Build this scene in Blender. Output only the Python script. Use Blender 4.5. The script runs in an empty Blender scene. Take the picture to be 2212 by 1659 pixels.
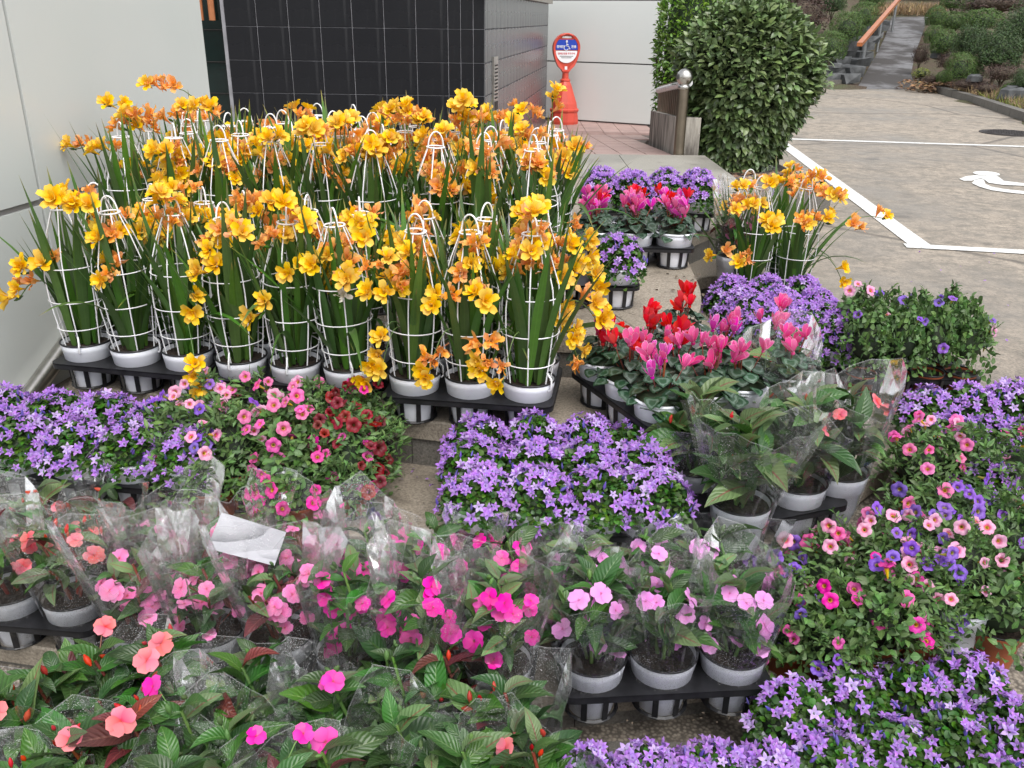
import bpy, math, random
from mathutils import Matrix, Vector, Euler, noise
R_ = random.Random(7)
PI = math.pi
sc = bpy.context.scene
COL = sc.collection
# ---------------------------------------------------------------- camera
F = 1910.0; PIT = math.radians(22.5); ROL = math.radians(.7); CX, CY, H = 1106.0, 829.5, 1.6
cp_, sp_, cr_, sr_ = math.cos(PIT), math.sin(PIT), math.cos(ROL), math.sin(ROL)
FW = Vector((0, cp_, -sp_)); r0 = Vector((1, 0, 0)); u0 = Vector((0, sp_, cp_))
RT = cr_*r0 + sr_*u0; UP = cr_*u0 - sr_*r0
def ray(x, y): return FW + (x-CX)/F*RT - (y-CY)/F*UP
def at(x, y, z):
    r = ray(x, y); t = (z-H)/r.z
    return Vector((r.x*t, r.y*t, z))
def atY(x, y, Y):
    r = ray(x, y); t = Y/r.y
    return Vector((r.x*t, Y, H+r.z*t))
cam = bpy.data.cameras.new('camera'); co = bpy.data.objects.new('camera', cam); COL.objects.link(co)
cam.sensor_width = 36; cam.lens = F/2212*36; cam.clip_end = 300; cam.clip_start = .05
m = Matrix.Identity(4)
for i in range(3):
    m[i][0], m[i][1], m[i][2] = RT[i], UP[i], -FW[i]
m[2][3] = H
co.matrix_world = m; sc.camera = co
# ---------------------------------------------------------------- light
w = bpy.data.worlds.new('World'); sc.world = w; w.use_nodes = True
nt = w.node_tree; bg = nt.nodes['Background']
sky = nt.nodes.new('ShaderNodeTexSky'); sky.sky_type = 'NISHITA'; sky.sun_disc = False
SUN_EL, SUN_AZ = math.radians(60), math.radians(158)
sky.sun_elevation = SUN_EL; sky.sun_rotation = SUN_AZ; sky.dust_density = 3; sky.air_density = 1.2
hs = nt.nodes.new('ShaderNodeHueSaturation'); hs.inputs['Saturation'].default_value = .22
nt.links.new(sky.outputs[0], hs.inputs['Color']); nt.links.new(hs.outputs[0], bg.inputs[0])
bg.inputs[1].default_value = .15
sl = bpy.data.lights.new('sun', 'SUN'); sl.energy = 1.25; sl.angle = math.radians(42); sl.color = (1, .975, .94)
so = bpy.data.objects.new('sun', sl); COL.objects.link(so)
sd = Vector((math.sin(SUN_AZ)*math.cos(SUN_EL), math.cos(SUN_AZ)*math.cos(SUN_EL), math.sin(SUN_EL)))
so.rotation_euler = sd.to_track_quat('Z', 'Y').to_euler(); so.location = (0, 0, 12)
sc.view_settings.view_transform = 'Standard'; sc.view_settings.look = 'None'; sc.view_settings.gamma = 1
sc.view_settings.exposure = .78
sc.view_settings.use_curve_mapping = False
sc.render.engine = 'CYCLES'
sc.cycles.use_denoising = True
sc.cycles.max_bounces = 10; sc.cycles.transparent_max_bounces = 24; sc.cycles.diffuse_bounces = 3
sc.cycles.glossy_bounces = 3; sc.cycles.transmission_bounces = 4

# ---------------------------------------------------------------- materials
MATS = {}
class N:
    def __init__(s, name):
        s.m = bpy.data.materials.new(name); s.m.use_nodes = True; s.t = s.m.node_tree
        s.b = s.t.nodes['Principled BSDF']; MATS[name] = s.m; s.out = s.t.nodes['Material Output']
    def n(s, typ, ins=None, **kw):
        x = s.t.nodes.new(typ)
        for k, v in kw.items(): setattr(x, k, v)
        for k, v in (ins or {}).items(): s.set(x.inputs[k], v)
        return x
    def set(s, sock, v):
        if isinstance(v, bpy.types.NodeSocket): s.t.links.new(v, sock)
        elif isinstance(v, tuple) and sock.type == 'RGBA' and len(v) == 3: sock.default_value = v+(1,)
        else: sock.default_value = v
    def p(s, **kw):
        for k, v in kw.items(): s.set(s.b.inputs[k.replace('_', ' ')], v)
    def mix(s, fac, a, b, mode='MIX'):
        x = s.n('ShaderNodeMix', data_type='RGBA', blend_type=mode)
        s.set(x.inputs[0], fac); s.set(x.inputs[6], a); s.set(x.inputs[7], b); return x.outputs[2]
    def math(s, op, a, b=0., c=None):
        x = s.n('ShaderNodeMath', operation=op); s.set(x.inputs[0], a); s.set(x.inputs[1], b)
        if c is not None: s.set(x.inputs[2], c)
        return x.outputs[0]
    def ramp(s, fac, *st):
        x = s.n('ShaderNodeValToRGB'); s.set(x.inputs[0], fac); el = x.color_ramp.elements
        while len(el) < len(st): el.new(.5)
        for e, (p_, c) in zip(el, st):
            e.position = p_; e.color = (c, c, c, 1) if not isinstance(c, tuple) else c+(1,)
        return x.outputs[0]
    def obj(s): return s.n('ShaderNodeTexCoord').outputs['Object']
    def pos(s): return s.n('ShaderNodeNewGeometry').outputs['Position']
    def noise(s, scale, detail=4, vec=None, rough=.55, stretch=None, dist=0.):
        v = vec or s.obj()
        if stretch: v = s.n('ShaderNodeMapping', {'Vector': v, 'Scale': stretch}).outputs[0]
        return s.n('ShaderNodeTexNoise', {'Vector': v, 'Scale': float(scale), 'Detail': float(detail), 'Roughness': rough, 'Distortion': dist}).outputs[0]
    def bump(s, h, strength=.3, dist=.01):
        s.set(s.b.inputs['Normal'], s.n('ShaderNodeBump', {'Height': h, 'Strength': strength, 'Distance': dist}).outputs[0])
    def vary(s, col, hue=.01, sat=.1, val=.25):
        g = s.n('ShaderNodeNewGeometry').outputs['Random Per Island']
        o = s.n('ShaderNodeObjectInfo').outputs['Random']
        r = s.math('FRACT', s.math('ADD', g, o)); r2 = s.math('FRACT', s.math('MULTIPLY', r, 7.31))
        x = s.n('ShaderNodeHueSaturation', {'Color': col})
        s.set(x.inputs['Hue'], s.math('MULTIPLY_ADD', r, 2*hue, .5-hue))
        s.set(x.inputs['Saturation'], s.math('MULTIPLY_ADD', r2, 2*sat, 1-sat))
        s.set(x.inputs['Value'], s.math('MULTIPLY_ADD', r2, 2*val, 1-val)); return x.outputs[0]
    def uv(s):
        x = s.n('ShaderNodeSeparateXYZ', {0: s.n('ShaderNodeTexCoord').outputs['UV']}); return x.outputs[0], x.outputs[1]
    def thin(s, tr=.25, col=None):
        t = s.n('ShaderNodeBsdfTranslucent', {'Color': col}); x = s.n('ShaderNodeMixShader', {0: tr})
        s.t.links.new(s.b.outputs[0], x.inputs[1]); s.t.links.new(t.outputs[0], x.inputs[2]); s.t.links.new(x.outputs[0], s.out.inputs[0])
def plain(name, col, rough=.5, metal=0., var=.06, scale=30, bump=.05):
    q = N(name); nz = q.noise(scale, 4)
    q.p(Base_Color=q.mix(q.ramp(nz, (.3, 0.), (.75, 1.)), tuple(c*(1-var) for c in col), tuple(min(1, c*(1+var)) for c in col)), Roughness=rough, Metallic=metal)
    if bump: q.bump(nz, bump, .004)
    return q
def leafmat(name, col, tip=None, rib=None, rough=.38, tr=.25, val=.3, hue=.015, vein=0., ribw=.035):
    q = N(name); u, v = q.uv(); c = q.mix(q.noise(60, 3), tuple(x*.8 for x in col), tuple(x*1.2 for x in col))
    if tip: c = q.mix(q.ramp(v, (.9, 0.), (1., 1.)), c, tip)
    d = q.math('ABSOLUTE', q.math('SUBTRACT', u, .5))
    if vein:
        wv = q.math('SINE', q.math('MULTIPLY', q.math('SUBTRACT', v, q.math('MULTIPLY', d, .5)), 60.))
        c = q.mix(q.math('MULTIPLY', q.ramp(wv, (.75, 0.), (1., 1.)), vein), c, tuple(min(1, x*2.2) for x in col))
        q.bump(wv, .3, .002)
    if rib: c = q.mix(q.ramp(d, (ribw*.6, 1.), (ribw*1.6, 0.)), c, rib)
    c = q.vary(c, hue, .12, val); q.p(Base_Color=c, Roughness=rough); q.thin(tr, c); return q
def petalmat(name, base, mid, tip, edge=None, val=.12, hue=.012, rough=.5, tr=.35, p1=.35, e0=.38, p2=1.):
    q = N(name); u, v = q.uv(); c = q.ramp(v, (0., base), (p1, mid), (p2, tip))
    if edge: c = q.mix(q.ramp(q.math('MAXIMUM', q.math('ABSOLUTE', q.math('SUBTRACT', u, .5)), q.math('SUBTRACT', v, .5)), (e0, 0.), (.5, 1.)), c, edge)
    st = q.n('ShaderNodeTexNoise', {'Vector': q.n('ShaderNodeCombineXYZ', {0: q.math('MULTIPLY', u, 14.), 1: v}).outputs[0], 'Scale': 2., 'Detail': 2.}).outputs[0]
    c = q.mix(q.math('MULTIPLY', q.ramp(st, (.4, 0.), (.7, 1.)), .18), c, tuple(x*.8 for x in mid))
    c = q.vary(c, hue, .08, val); q.p(Base_Color=c, Roughness=rough); q.thin(tr, c); return q

leafmat('sword_leaf', (.072, .155, .030), tip=(.34, .25, .09), rough=.42, tr=.2, val=.3, rib=(.085, .18, .035))
leafmat('bell_leaf', (.05, .125, .018), rough=.45, tr=.2, val=.45, hue=.03)
leafmat('petunia_leaf', (.10, .185, .055), rough=.5, tr=.25, val=.35, hue=.02, rib=(.16, .27, .09))
leafmat('balsam_leaf', (.040, .108, .022), rough=.33, tr=.2, val=.45, hue=.02, vein=.13, rib=(.12, .2, .07), ribw=.02)
leafmat('balsam_leaf_pale', (.13, .20, .08), rough=.42, tr=.3, val=.3, hue=.02, vein=.2, rib=(.2, .09, .06))
leafmat('balsam_leaf_red', (.14, .028, .03), rough=.38, tr=.25, val=.3, hue=.02, vein=.3, rib=(.25, .07, .06))
leafmat('laurel_leaf', (.13, .185, .075), rough=.3, tr=.12, val=.38, hue=.02, rib=(.19, .26, .1))
leafmat('leaf_shade', (.016, .028, .010), rough=.7, tr=.0, val=.3)  # near-black green that paints the shade between leaves onto core shells
leafmat('laurel_fresh', (.15, .27, .045), rough=.35, tr=.2, val=.3, hue=.02)
leafmat('clipped_leaf', (.07, .125, .026), rough=.6, tr=.1, val=.5, hue=.03)
leafmat('juniper_leaf', (.05, .088, .028), rough=.6, tr=.1, val=.5, hue=.03)
leafmat('brown_leaf', (.065, .038, .03), rough=.7, tr=.1, val=.5, hue=.02)
leafmat('yellow_leaf', (.17, .20, .04), rough=.6, tr=.2, val=.4, hue=.02)
leafmat('dry_grass', (.30, .215, .12), rough=.8, tr=.2, val=.4, hue=.02)
leafmat('dead_leaf', (.22, .13, .07), rough=.7, tr=.1, val=.45, hue=.02)
leafmat('stem_green', (.11, .20, .05), rough=.45, tr=.05, val=.2)
leafmat('stem_red', (.20, .05, .03), rough=.45, tr=.05, val=.2)
petalmat('freesia_yellow', (.85, .44, .01), (.90, .54, .015), (.92, .63, .05), hue=.012, val=.07, tr=.3)
petalmat('freesia_orange', (.90, .55, .12), (.93, .38, .07), (.93, .48, .16), hue=.016, val=.12, tr=.3)
petalmat('freesia_white', (.75, .68, .45), (.80, .76, .66), (.82, .78, .7), val=.05)
petalmat('bell_violet', (.62, .50, .80), (.36, .16, .58), (.47, .25, .70), hue=.018, val=.24, tr=.3)
petalmat('bell_pale', (.7, .62, .82), (.55, .38, .75), (.62, .47, .82), hue=.015, val=.1, tr=.3)
petalmat('bell_bud', (.2, .18, .45), (.18, .12, .5), (.16, .12, .5), val=.2)
Y_ = (.75, .5, .04)
petalmat('petunia_magenta', Y_, (.40, .01, .14), (.78, .05, .38), p1=.2, p2=.5, hue=.01)
petalmat('petunia_pink', Y_, (.62, .03, .18), (.84, .17, .46), p1=.2, p2=.5, hue=.01)
petalmat('petunia_palepink', Y_, (.68, .07, .22), (.85, .42, .62), p1=.2, p2=.55, hue=.01)
petalmat('petunia_violet', (.45, .4, .05), (.10, .02, .28), (.27, .12, .62), p1=.2, p2=.5, hue=.015)
petalmat('petunia_darkred', (.15, .02, .01), (.16, .004, .008), (.30, .008, .018), p1=.3, hue=.01, val=.25)
petalmat('balsam_pink', (.62, .08, .12), (.92, .22, .50), (.93, .30, .62), p1=.15, hue=.01)
petalmat('balsam_magenta', (.5, .05, .1), (.85, .018, .38), (.90, .03, .46), p1=.12, hue=.01)
petalmat('balsam_lilac', (.6, .1, .3), (.84, .30, .72), (.86, .38, .80), p1=.12, hue=.01)
petalmat('balsam_salmon', (.7, .06, .08), (.92, .13, .18), (.93, .27, .30), p1=.2, hue=.015)
petalmat('balsam_bud_red', (.5, .03, .02), (.6, .04, .02), (.6, .03, .02))
petalmat('cyclamen_red', (.35, .0, .01), (.72, .012, .022), (.78, .02, .03), p1=.2, hue=.006)
petalmat('cyclamen_pink', (.45, .01, .15), (.86, .07, .32), (.90, .17, .46), edge=(.93, .55, .68), p1=.2, e0=.42, hue=.01)
petalmat('cyclamen_magenta', (.4, .0, .2), (.72, .03, .46), (.8, .08, .52), edge=(.92, .6, .8), p1=.2, e0=.4, hue=.01)
q = N('cyclamen_leaf'); u, v = q.uv()
dx = q.math('SUBTRACT', u, .5); dy = q.math('SUBTRACT', v, .5)
rr = q.math('SQRT', q.math('ADD', q.math('MULTIPLY', dx, dx), q.math('MULTIPLY', dy, dy)))
rn = q.math('ADD', rr, q.math('MULTIPLY', q.math('SUBTRACT', q.noise(110, 3), .5), .3))
ring = q.ramp(rn, (.20, 0.), (.27, 1.), (.34, 1.), (.40, 0.))
c = q.mix(q.math('MULTIPLY', ring, .6), (.02, .055, .026), (.13, .19, .15)); c = q.vary(c, .01, .1, .25)
q.p(Base_Color=c, Roughness=.38); q.thin(.08, c)

q = N('white_plastic'); nz = q.noise(14, 5); sp = q.n('ShaderNodeTexVoronoi', {'Vector': q.obj(), 'Scale': 120.}).outputs[0]
c = q.mix(q.ramp(nz, (.45, 0.), (.8, .55)), (.80, .82, .88), (.62, .62, .62)); c = q.mix(q.ramp(sp, (.03, .8), (.07, 0.)), c, (.1, .08, .06))
q.p(Base_Color=c, Roughness=.38); q.b.inputs['Subsurface Weight'].default_value = 0
plain('black_plastic', (.013, .013, .015), .42, var=.5, scale=40, bump=.08)
plain('terracotta_plastic', (.34, .085, .03), .42, var=.15, scale=25)
plain('cage_white', (.82, .82, .84), .3, var=.03, bump=0)
q = N('potting_soil'); nz = q.noise(120, 6); q.p(Base_Color=q.ramp(nz, (.3, (.012, .008, .006)), (.7, (.06, .038, .025)), (.85, (.14, .1, .07))), Roughness=.9); q.bump(nz, .8, .01)
# film: clear, finely wet
q = N('clear_film'); ob = q.obj()
gl = q.n('ShaderNodeBsdfGlossy', {'Color': (1, 1, 1, 1), 'Roughness': .12}); tr = q.n('ShaderNodeBsdfTransparent')
df = q.n('ShaderNodeBsdfDiffuse', {'Color': (.85, .85, .86, 1)})
fr = q.n('ShaderNodeFresnel', {'IOR': 1.45})
q.set(fr.inputs['Normal'], q.n('ShaderNodeBump', {'Height': q.noise(7, 2), 'Strength': .25, 'Distance': .02}).outputs[0])
q.set(gl.inputs['Normal'], q.n('ShaderNodeBump', {'Height': q.noise(8, 3), 'Strength': .35, 'Distance': .02}).outputs[0])
m1 = q.n('ShaderNodeMixShader', {0: q.math('MULTIPLY_ADD', fr.outputs[0], .75, .02), 1: tr.outputs[0], 2: gl.outputs[0]})
dr = q.ramp(q.n('ShaderNodeTexVoronoi', {'Vector': ob, 'Scale': 300.}).outputs[0], (.16, 1.), (.30, 0.))
dr2 = q.ramp(q.n('ShaderNodeTexVoronoi', {'Vector': ob, 'Scale': 150.}).outputs[0], (.10, 1.), (.16, 0.))
area = q.ramp(q.noise(7, 3), (.40, .10), (.58, 1.))
mm = q.math('MINIMUM', q.math('MULTIPLY', q.math('ADD', q.math('MULTIPLY', dr, .42), q.math('MULTIPLY', dr2, .6)), area), .7)
haze_ = q.math('MULTIPLY_ADD', area, .012, .006)
fold = q.math('MULTIPLY', q.ramp(q.noise(5, 2, stretch=(6., 6., .5)), (.6, 0.), (.66, 1.), (.7, 1.), (.74, 0.)), .07)
m2 = q.n('ShaderNodeMixShader', {0: q.math('MAXIMUM', q.math('ADD', mm, haze_), fold), 1: m1.outputs[0], 2: df.outputs[0]})
q.t.links.new(m2.outputs[0], q.out.inputs[0])
q = N('film_edge'); tr = q.n('ShaderNodeBsdfTransparent'); m3 = q.n('ShaderNodeMixShader', {0: .22, 1: tr.outputs[0], 2: q.b.outputs[0]}); q.p(Base_Color=(.8, .8, .82), Roughness=.25); q.t.links.new(m3.outputs[0], q.out.inputs[0])

def stone(name, a, b, c_, rough=.75, sc_=1., wet=.3):
    q = N(name); v = q.pos(); n1 = q.noise(140*sc_, 5, v, .7); n2 = q.noise(3*sc_, 5, v); n3 = q.noise(12*sc_, 4, v)
    c = q.ramp(n1, (.3, a), (.5, b), (.72, c_)); c = q.mix(q.ramp(n2, (.45, 0.), (.7, .45)), c, tuple(x*.45 for x in b))
    c = q.mix(q.ramp(n3, (.58, 0.), (.72, .35)), c, tuple(x*.5 for x in a))
    q.p(Base_Color=c, Roughness=q.ramp(n2, (.4, rough), (.62, wet+.15))); q.bump(n1, .35, .004); return q
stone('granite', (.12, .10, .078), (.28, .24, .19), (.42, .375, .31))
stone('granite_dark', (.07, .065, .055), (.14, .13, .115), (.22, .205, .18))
stone('pale_concrete', (.2, .19, .165), (.29, .275, .24), (.36, .34, .3), sc_=.8)
q = N('gravel_concrete'); v = q.pos(); vo = q.n('ShaderNodeTexVoronoi', {'Vector': v, 'Scale': 110.}); n2 = q.noise(4, 6, v)
far = q.ramp(q.n('ShaderNodeMapRange', {'Value': q.n('ShaderNodeSeparateXYZ', {0: v}).outputs[1], 'From Min': 2.2, 'From Max': 3.6}).outputs[0], (0., 0.), (1., 1.))
cn = q.mix(q.ramp(vo.outputs[0], (.25, 1.), (.6, 0.)), (.10, .085, .07), (.28, .245, .2)); cn = q.mix(q.ramp(q.noise(60, 4, v), (.5, 0.), (.7, .5)), cn, (.35, .3, .24))
st = q.noise(11, 9, v, .74); st2 = q.noise(75, 5, v, .75); big = q.noise(.8, 6, v, .62)
cf = q.mix(q.ramp(st, (.40, 0.), (.58, 1.)), (.21, .185, .15), (.385, .325, .26)); cf = q.mix(q.ramp(st2, (.40, .6), (.52, 0.)), cf, (.12, .105, .088))
cf = q.mix(q.ramp(big, (.45, 0.), (.66, .6)), cf, (.17, .15, .125))
c = q.mix(far, cn, cf); c = q.mix(q.ramp(n2, (.55, 0.), (.75, .4)), c, (.09, .08, .065)); c = q.mix(q.ramp(q.noise(2.3, 3, v), (.66, 0.), (.71, .55)), c, (.10, .09, .078))
cr = q.n('ShaderNodeTexVoronoi', {'Vector': q.n('ShaderNodeMapping', {'Vector': v, 'Scale': (.28, .28, .28), 'Location': (.3, .1, 0)}).outputs[0], 'Scale': 1.}, feature='DISTANCE_TO_EDGE').outputs[0]
cr = q.math('ADD', cr, q.math('MULTIPLY', q.noise(6, 4, v), .004)); c = q.mix(q.ramp(cr, (.006, .65), (.012, 0.)), c, (.07, .06, .05))
q.p(Base_Color=c, Roughness=q.ramp(big, (.4, .8), (.65, .42))); q.bump(q.math('ADD', st2, vo.outputs[0]), .3, .004)
q = N('wet_asphalt'); v = q.pos(); n1 = q.noise(1.3, 5, v, .6); n2 = q.noise(40, 5, v)
q.p(Base_Color=q.mix(q.ramp(n1, (.44, 0.), (.58, 1.)), (.042, .037, .034), (.115, .11, .11)), Roughness=q.ramp(n1, (.42, .75), (.6, .4))); q.bump(n2, .3, .01)
q = N('soil_ground'); v = q.pos(); n1 = q.noise(2, 6, v); n2 = q.noise(30, 6, v)
q.p(Base_Color=q.mix(q.ramp(n1, (.4, 0.), (.65, 1.)), q.ramp(n2, (.3, (.035, .022, .015)), (.7, (.11, .07, .045))), (.07, .075, .03)), Roughness=.9); q.bump(n2, .8, .05)
plain('rock', (.075, .078, .08), .6, var=.6, scale=6, bump=.6)
plain('pink_tile', (.36, .245, .22), .5, var=.22, scale=5, bump=.15)
plain('grout_dark', (.10, .08, .07), .8, var=.3, scale=20)
plain('grout_light', (.25, .25, .27), .8, var=.3, scale=9)
q = N('black_glazed'); nz = q.noise(3, 5); st = q.noise(6, 5, stretch=(4., 4., .35))
q.p(Base_Color=q.mix(q.ramp(st, (.6, 0.), (.82, .10)), (.012, .0125, .015), (.3, .3, .31)), Roughness=q.ramp(nz, (.3, .2), (.7, .34)), Specular_IOR_Level=.2)
q = N('black_glazed_sheen'); nz = q.noise(3, 5); st = q.noise(7, 5, stretch=(4., 4., .25));  # side tiles: reflected light on black glaze, painted in as a grey base
c = q.vary(q.mix(q.ramp(st, (.58, 0.), (.8, .35)), (.085, .087, .092), (.34, .34, .35)), 0., 0., .1)
q.p(Base_Color=c, Roughness=q.ramp(nz, (.3, .2), (.7, .35)))
q = N('wall_panel'); nz = q.noise(1.5, 3); n4 = q.noise(14, 5, stretch=(2., 2., .4))
c = q.mix(q.ramp(nz, (.3, 0.), (.8, 1.)), (.58, .61, .59), (.62, .64, .62)); c = q.mix(q.ramp(n4, (.62, 0.), (.8, .1)), c, (.5, .5, .47)); q.p(Base_Color=c, Roughness=.2)
plain('sealant', (.27, .255, .25), .7, var=.1)
plain('white_paint', (.78, .78, .76), .6, var=.1, scale=60, bump=.15)
q = N('worn_paint'); v = q.pos(); nz = q.noise(50, 6, v, .7); q.p(Base_Color=q.mix(q.ramp(nz, (.5, 0.), (.64, .75)), (.70, .70, .68), (.36, .33, .28)), Roughness=.6)
plain('steel', (.55, .53, .5), .28, 1., var=.15, scale=20, bump=.1)
plain('bronze_steel', (.26, .22, .17), .42, 1., var=.2, scale=8, bump=.05)
plain('copper', (.55, .22, .10), .35, .6, var=.1)
plain('dark_glass', (.004, .014, .013), .06, var=.2, bump=0)
plain('rail_wood', (.42, .135, .045), .35, var=.25, scale=12)
plain('galvanised_pale', (.62, .62, .63), .35, .25, var=.2, scale=30)
plain('galvanised', (.33, .34, .35), .4, .8, var=.2)
plain('sign_red', (.58, .07, .042), .38, var=.08, scale=10)
plain('sign_blue', (.02, .06, .42), .35, var=.06, bump=0)
plain('sign_white', (.8, .8, .82), .35, var=.03, bump=0)
plain('sign_redtext', (.55, .03, .04), .4, bump=0)
plain('iron', (.05, .042, .04), .6, .5, var=.4, scale=60, bump=.5)
plain('bark', (.11, .085, .06), .85, var=.4, scale=40, bump=.5)
plain('paper', (.36, .36, .39), .6, var=.04)
q = N('weathered_concrete'); nz = q.noise(5, 6, stretch=(3., 3., .5)); n2 = q.noise(70, 4)
q.p(Base_Color=q.mix(q.ramp(nz, (.42, 0.), (.62, 1.)), (.12, .105, .09), (.42, .39, .34)), Roughness=.85); q.bump(n2, .4, .005)

# ---------------------------------------------------------------- mesh helpers
class MB:
    def __init__(s): s.v = []; s.f = []; s.uv = []; s.mi = []
    def face(s, pts, uv=None, mi=0):
        k = len(s.v); s.v += [tuple(p) for p in pts]; s.f.append(tuple(range(k, k+len(pts)))); s.uv += uv or [(0, 0)]*len(pts); s.mi.append(mi)
    def grid(s, rows, closed=False, mi=0, uv=True):
        k = len(s.v); nc = len(rows[0]); nr = len(rows)
        for r in rows: s.v += [tuple(p) for p in r]
        lim = nc if closed else nc-1
        for j in range(nr-1):
            for i in range(lim):
                i2 = (i+1) % nc
                s.f.append((k+j*nc+i, k+j*nc+i2, k+(j+1)*nc+i2, k+(j+1)*nc+i)); s.mi.append(mi)
                a, b = i/max(1, lim), (i+1)/max(1, lim); c, d = j/(nr-1), (j+1)/(nr-1)
                s.uv += [(a, c), (b, c), (b, d), (a, d)]
    def cap(s, ring, mi=0, flip=False):
        s.face(ring[::-1] if flip else ring, None, mi)
    def box(s, c, d, rz=0, mi=0, M=None):
        x, y, z = d[0]/2, d[1]/2, d[2]/2; k = len(s.v)
        for sx, sy, sz in ((-1,-1,-1),(1,-1,-1),(1,1,-1),(-1,1,-1),(-1,-1,1),(1,-1,1),(1,1,1),(-1,1,1)):
            p = Vector((sx*x, sy*y, sz*z))
            if rz: p.rotate(Euler((0, 0, rz)))
            p = p+Vector(c)
            s.v.append(tuple(M @ p if M else p))
        for f in ((0,3,2,1),(4,5,6,7),(0,1,5,4),(1,2,6,5),(2,3,7,6),(3,0,4,7)):
            s.f.append(tuple(k+i for i in f)); s.uv += [(0,0),(1,0),(1,1),(0,1)]; s.mi.append(mi)
    def lathe(s, prof, n=24, mi=0, capb=True, capt=True, a0=0.):
        rows = [[(r*math.cos(a0+2*PI*i/n), r*math.sin(a0+2*PI*i/n), z) for i in range(n)] for r, z in prof]
        s.grid(rows, True, mi)
        if capb: s.cap(rows[0], mi, True)
        if capt: s.cap(rows[-1], mi)
    def tube(s, pts, r, n=5, mi=0, caps=True, r1=None):
        pts = [Vector(p) for p in pts]; rows = []; ref = Vector((0.13, .31, .94))
        for i, p in enumerate(pts):
            t = (pts[min(i+1, len(pts)-1)]-pts[max(i-1, 0)]).normalized()
            a = t.cross(ref)
            if a.length < .05: a = t.cross(Vector((1, 0, 0)))
            a.normalize(); b = t.cross(a); rad = r if r1 is None else r+(r1-r)*i/(len(pts)-1)
            rows.append([p+a*rad*math.cos(2*PI*k/n)+b*rad*math.sin(2*PI*k/n) for k in range(n)])
        s.grid(rows, True, mi)
        if caps: s.cap(rows[0], mi, True); s.cap(rows[-1], mi)
    def ring(s, c, R, r, n=20, m_=5, mi=0, sy=1.):
        rows = []
        for i in range(n+1):
            a = 2*PI*i/n; ca, sa = math.cos(a), math.sin(a)
            rows.append([(c[0]+(R+r*math.cos(2*PI*k/m_))*ca, c[1]+sy*(R+r*math.cos(2*PI*k/m_))*sa, c[2]+r*math.sin(2*PI*k/m_)) for k in range(m_)])
        s.grid(rows, True, mi)
    def prism(s, poly, z0, z1, mi=0):
        a = [(x, y, z0) for x, y in poly]; b = [(x, y, z1) for x, y in poly]; n = len(poly)
        s.cap(b, mi); s.cap(a, mi, True)
        for i in range(n): s.face([a[i], a[(i+1) % n], b[(i+1) % n], b[i]], None, mi)
    def leaf(s, M, L, W, prof, a0=.6, droop=1.2, fold=.15, n=4, mi=0, wav=0., tw=0.):
        rows = []; y = z = 0.; ds = L/n
        for j in range(n+1):
            t = j/n; wd = W*prof(t); a = a0-droop*t; ww = wav*(R_.random()-.5)*W
            e = Vector((math.cos(tw*t), 0, math.sin(tw*t)))
            rows.append([M @ Vector((e.x*-wd/2, y, z+fold*wd+ww-e.z*wd/2)), M @ Vector((0, y, z)), M @ Vector((e.x*wd/2, y, z+fold*wd-ww+e.z*wd/2))])
            y += ds*math.cos(a-droop/n/2); z += ds*math.sin(a-droop/n/2)
        s.grid(rows, False, mi)
    def mesh(s, name, mats, smooth=True):
        me = bpy.data.meshes.new(name); me.from_pydata(s.v, [], s.f)
        ul = me.uv_layers.new(name='UVMap'); ul.data.foreach_set('uv', [c for p in s.uv for c in p])
        for mt in (mats if isinstance(mats, (list, tuple)) else [mats]): me.materials.append(MATS[mt])
        if any(s.mi): me.polygons.foreach_set('material_index', s.mi)
        if smooth: me.polygons.foreach_set('use_smooth', [True]*len(s.f))
        me.update(); return me
def lance(t): return max(.02, math.sin(PI*min(1, t**.8))**.85)
def ovate(t): return max(.02, math.sin(PI*min(1, t**.7*.98+.02))**.7)
def sword(t): return .6+.4*min(1, t*5) if t < .55 else max(.02, 1-((t-.55)/.45)**1.5)
def petal(t): return max(.12, math.sin(PI*min(1, (t*.78+.04)))**.8)
def oval3(t): return [.2, .95, .9, .08][int(round(t*3))]
def wide(t): return .3+.7*t**.6 if t < .8 else 1-.45*((t-.8)/.2)**2
IDM = Matrix.Identity(4)
def rotm(rx=0, ry=0, rz=0): return Euler((rx, ry, rz)).to_matrix().to_4x4()

def link(o): COL.objects.link(o); return o
def part(name, me, parent=None, loc=(0, 0, 0), rot=(0, 0, 0), s=1., kind=None):
    o = bpy.data.objects.new(name, me); o.location = loc; o.rotation_euler = rot
    o.scale = (s, s, s) if not isinstance(s, tuple) else s
    if parent: o.parent = parent
    if kind: o['kind'] = kind
    return link(o)
def thing(name, label, cat, loc=(0, 0, 0), rz=0, group=None, s=1.):
    o = bpy.data.objects.new(name, None); o.location = loc; o.rotation_euler = (0, 0, rz); o.scale = (s, s, s)
    o.empty_display_size = .05
    o['label'] = label; o['category'] = cat
    if group: o['group'] = group
    return link(o)
def structure(name, mb, mat, smooth=False):
    return part(name, mb.mesh(name, mat, smooth), kind='structure')
def wmesh(o, fn, name, mat, smooth=False, kind=None, loc=(0, 0, 0)):
    mb = MB(); fn(mb); return part(name, mb.mesh(name, mat, smooth), o, loc, kind=kind)
def catmull(P, k=6):
    out = []; P = [Vector(p+(0,)) for p in P]; n = len(P)
    for i in range(n-1):
        a, b, c, d = P[max(i-1, 0)], P[i], P[i+1], P[min(i+2, n-1)]
        for j in range(k):
            t = j/k; out.append(.5*((2*b)+(c-a)*t+(2*a-5*b+4*c-d)*t*t+(3*b-a-3*c+d)*t**3))
    out.append(P[-1]); return out

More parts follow.
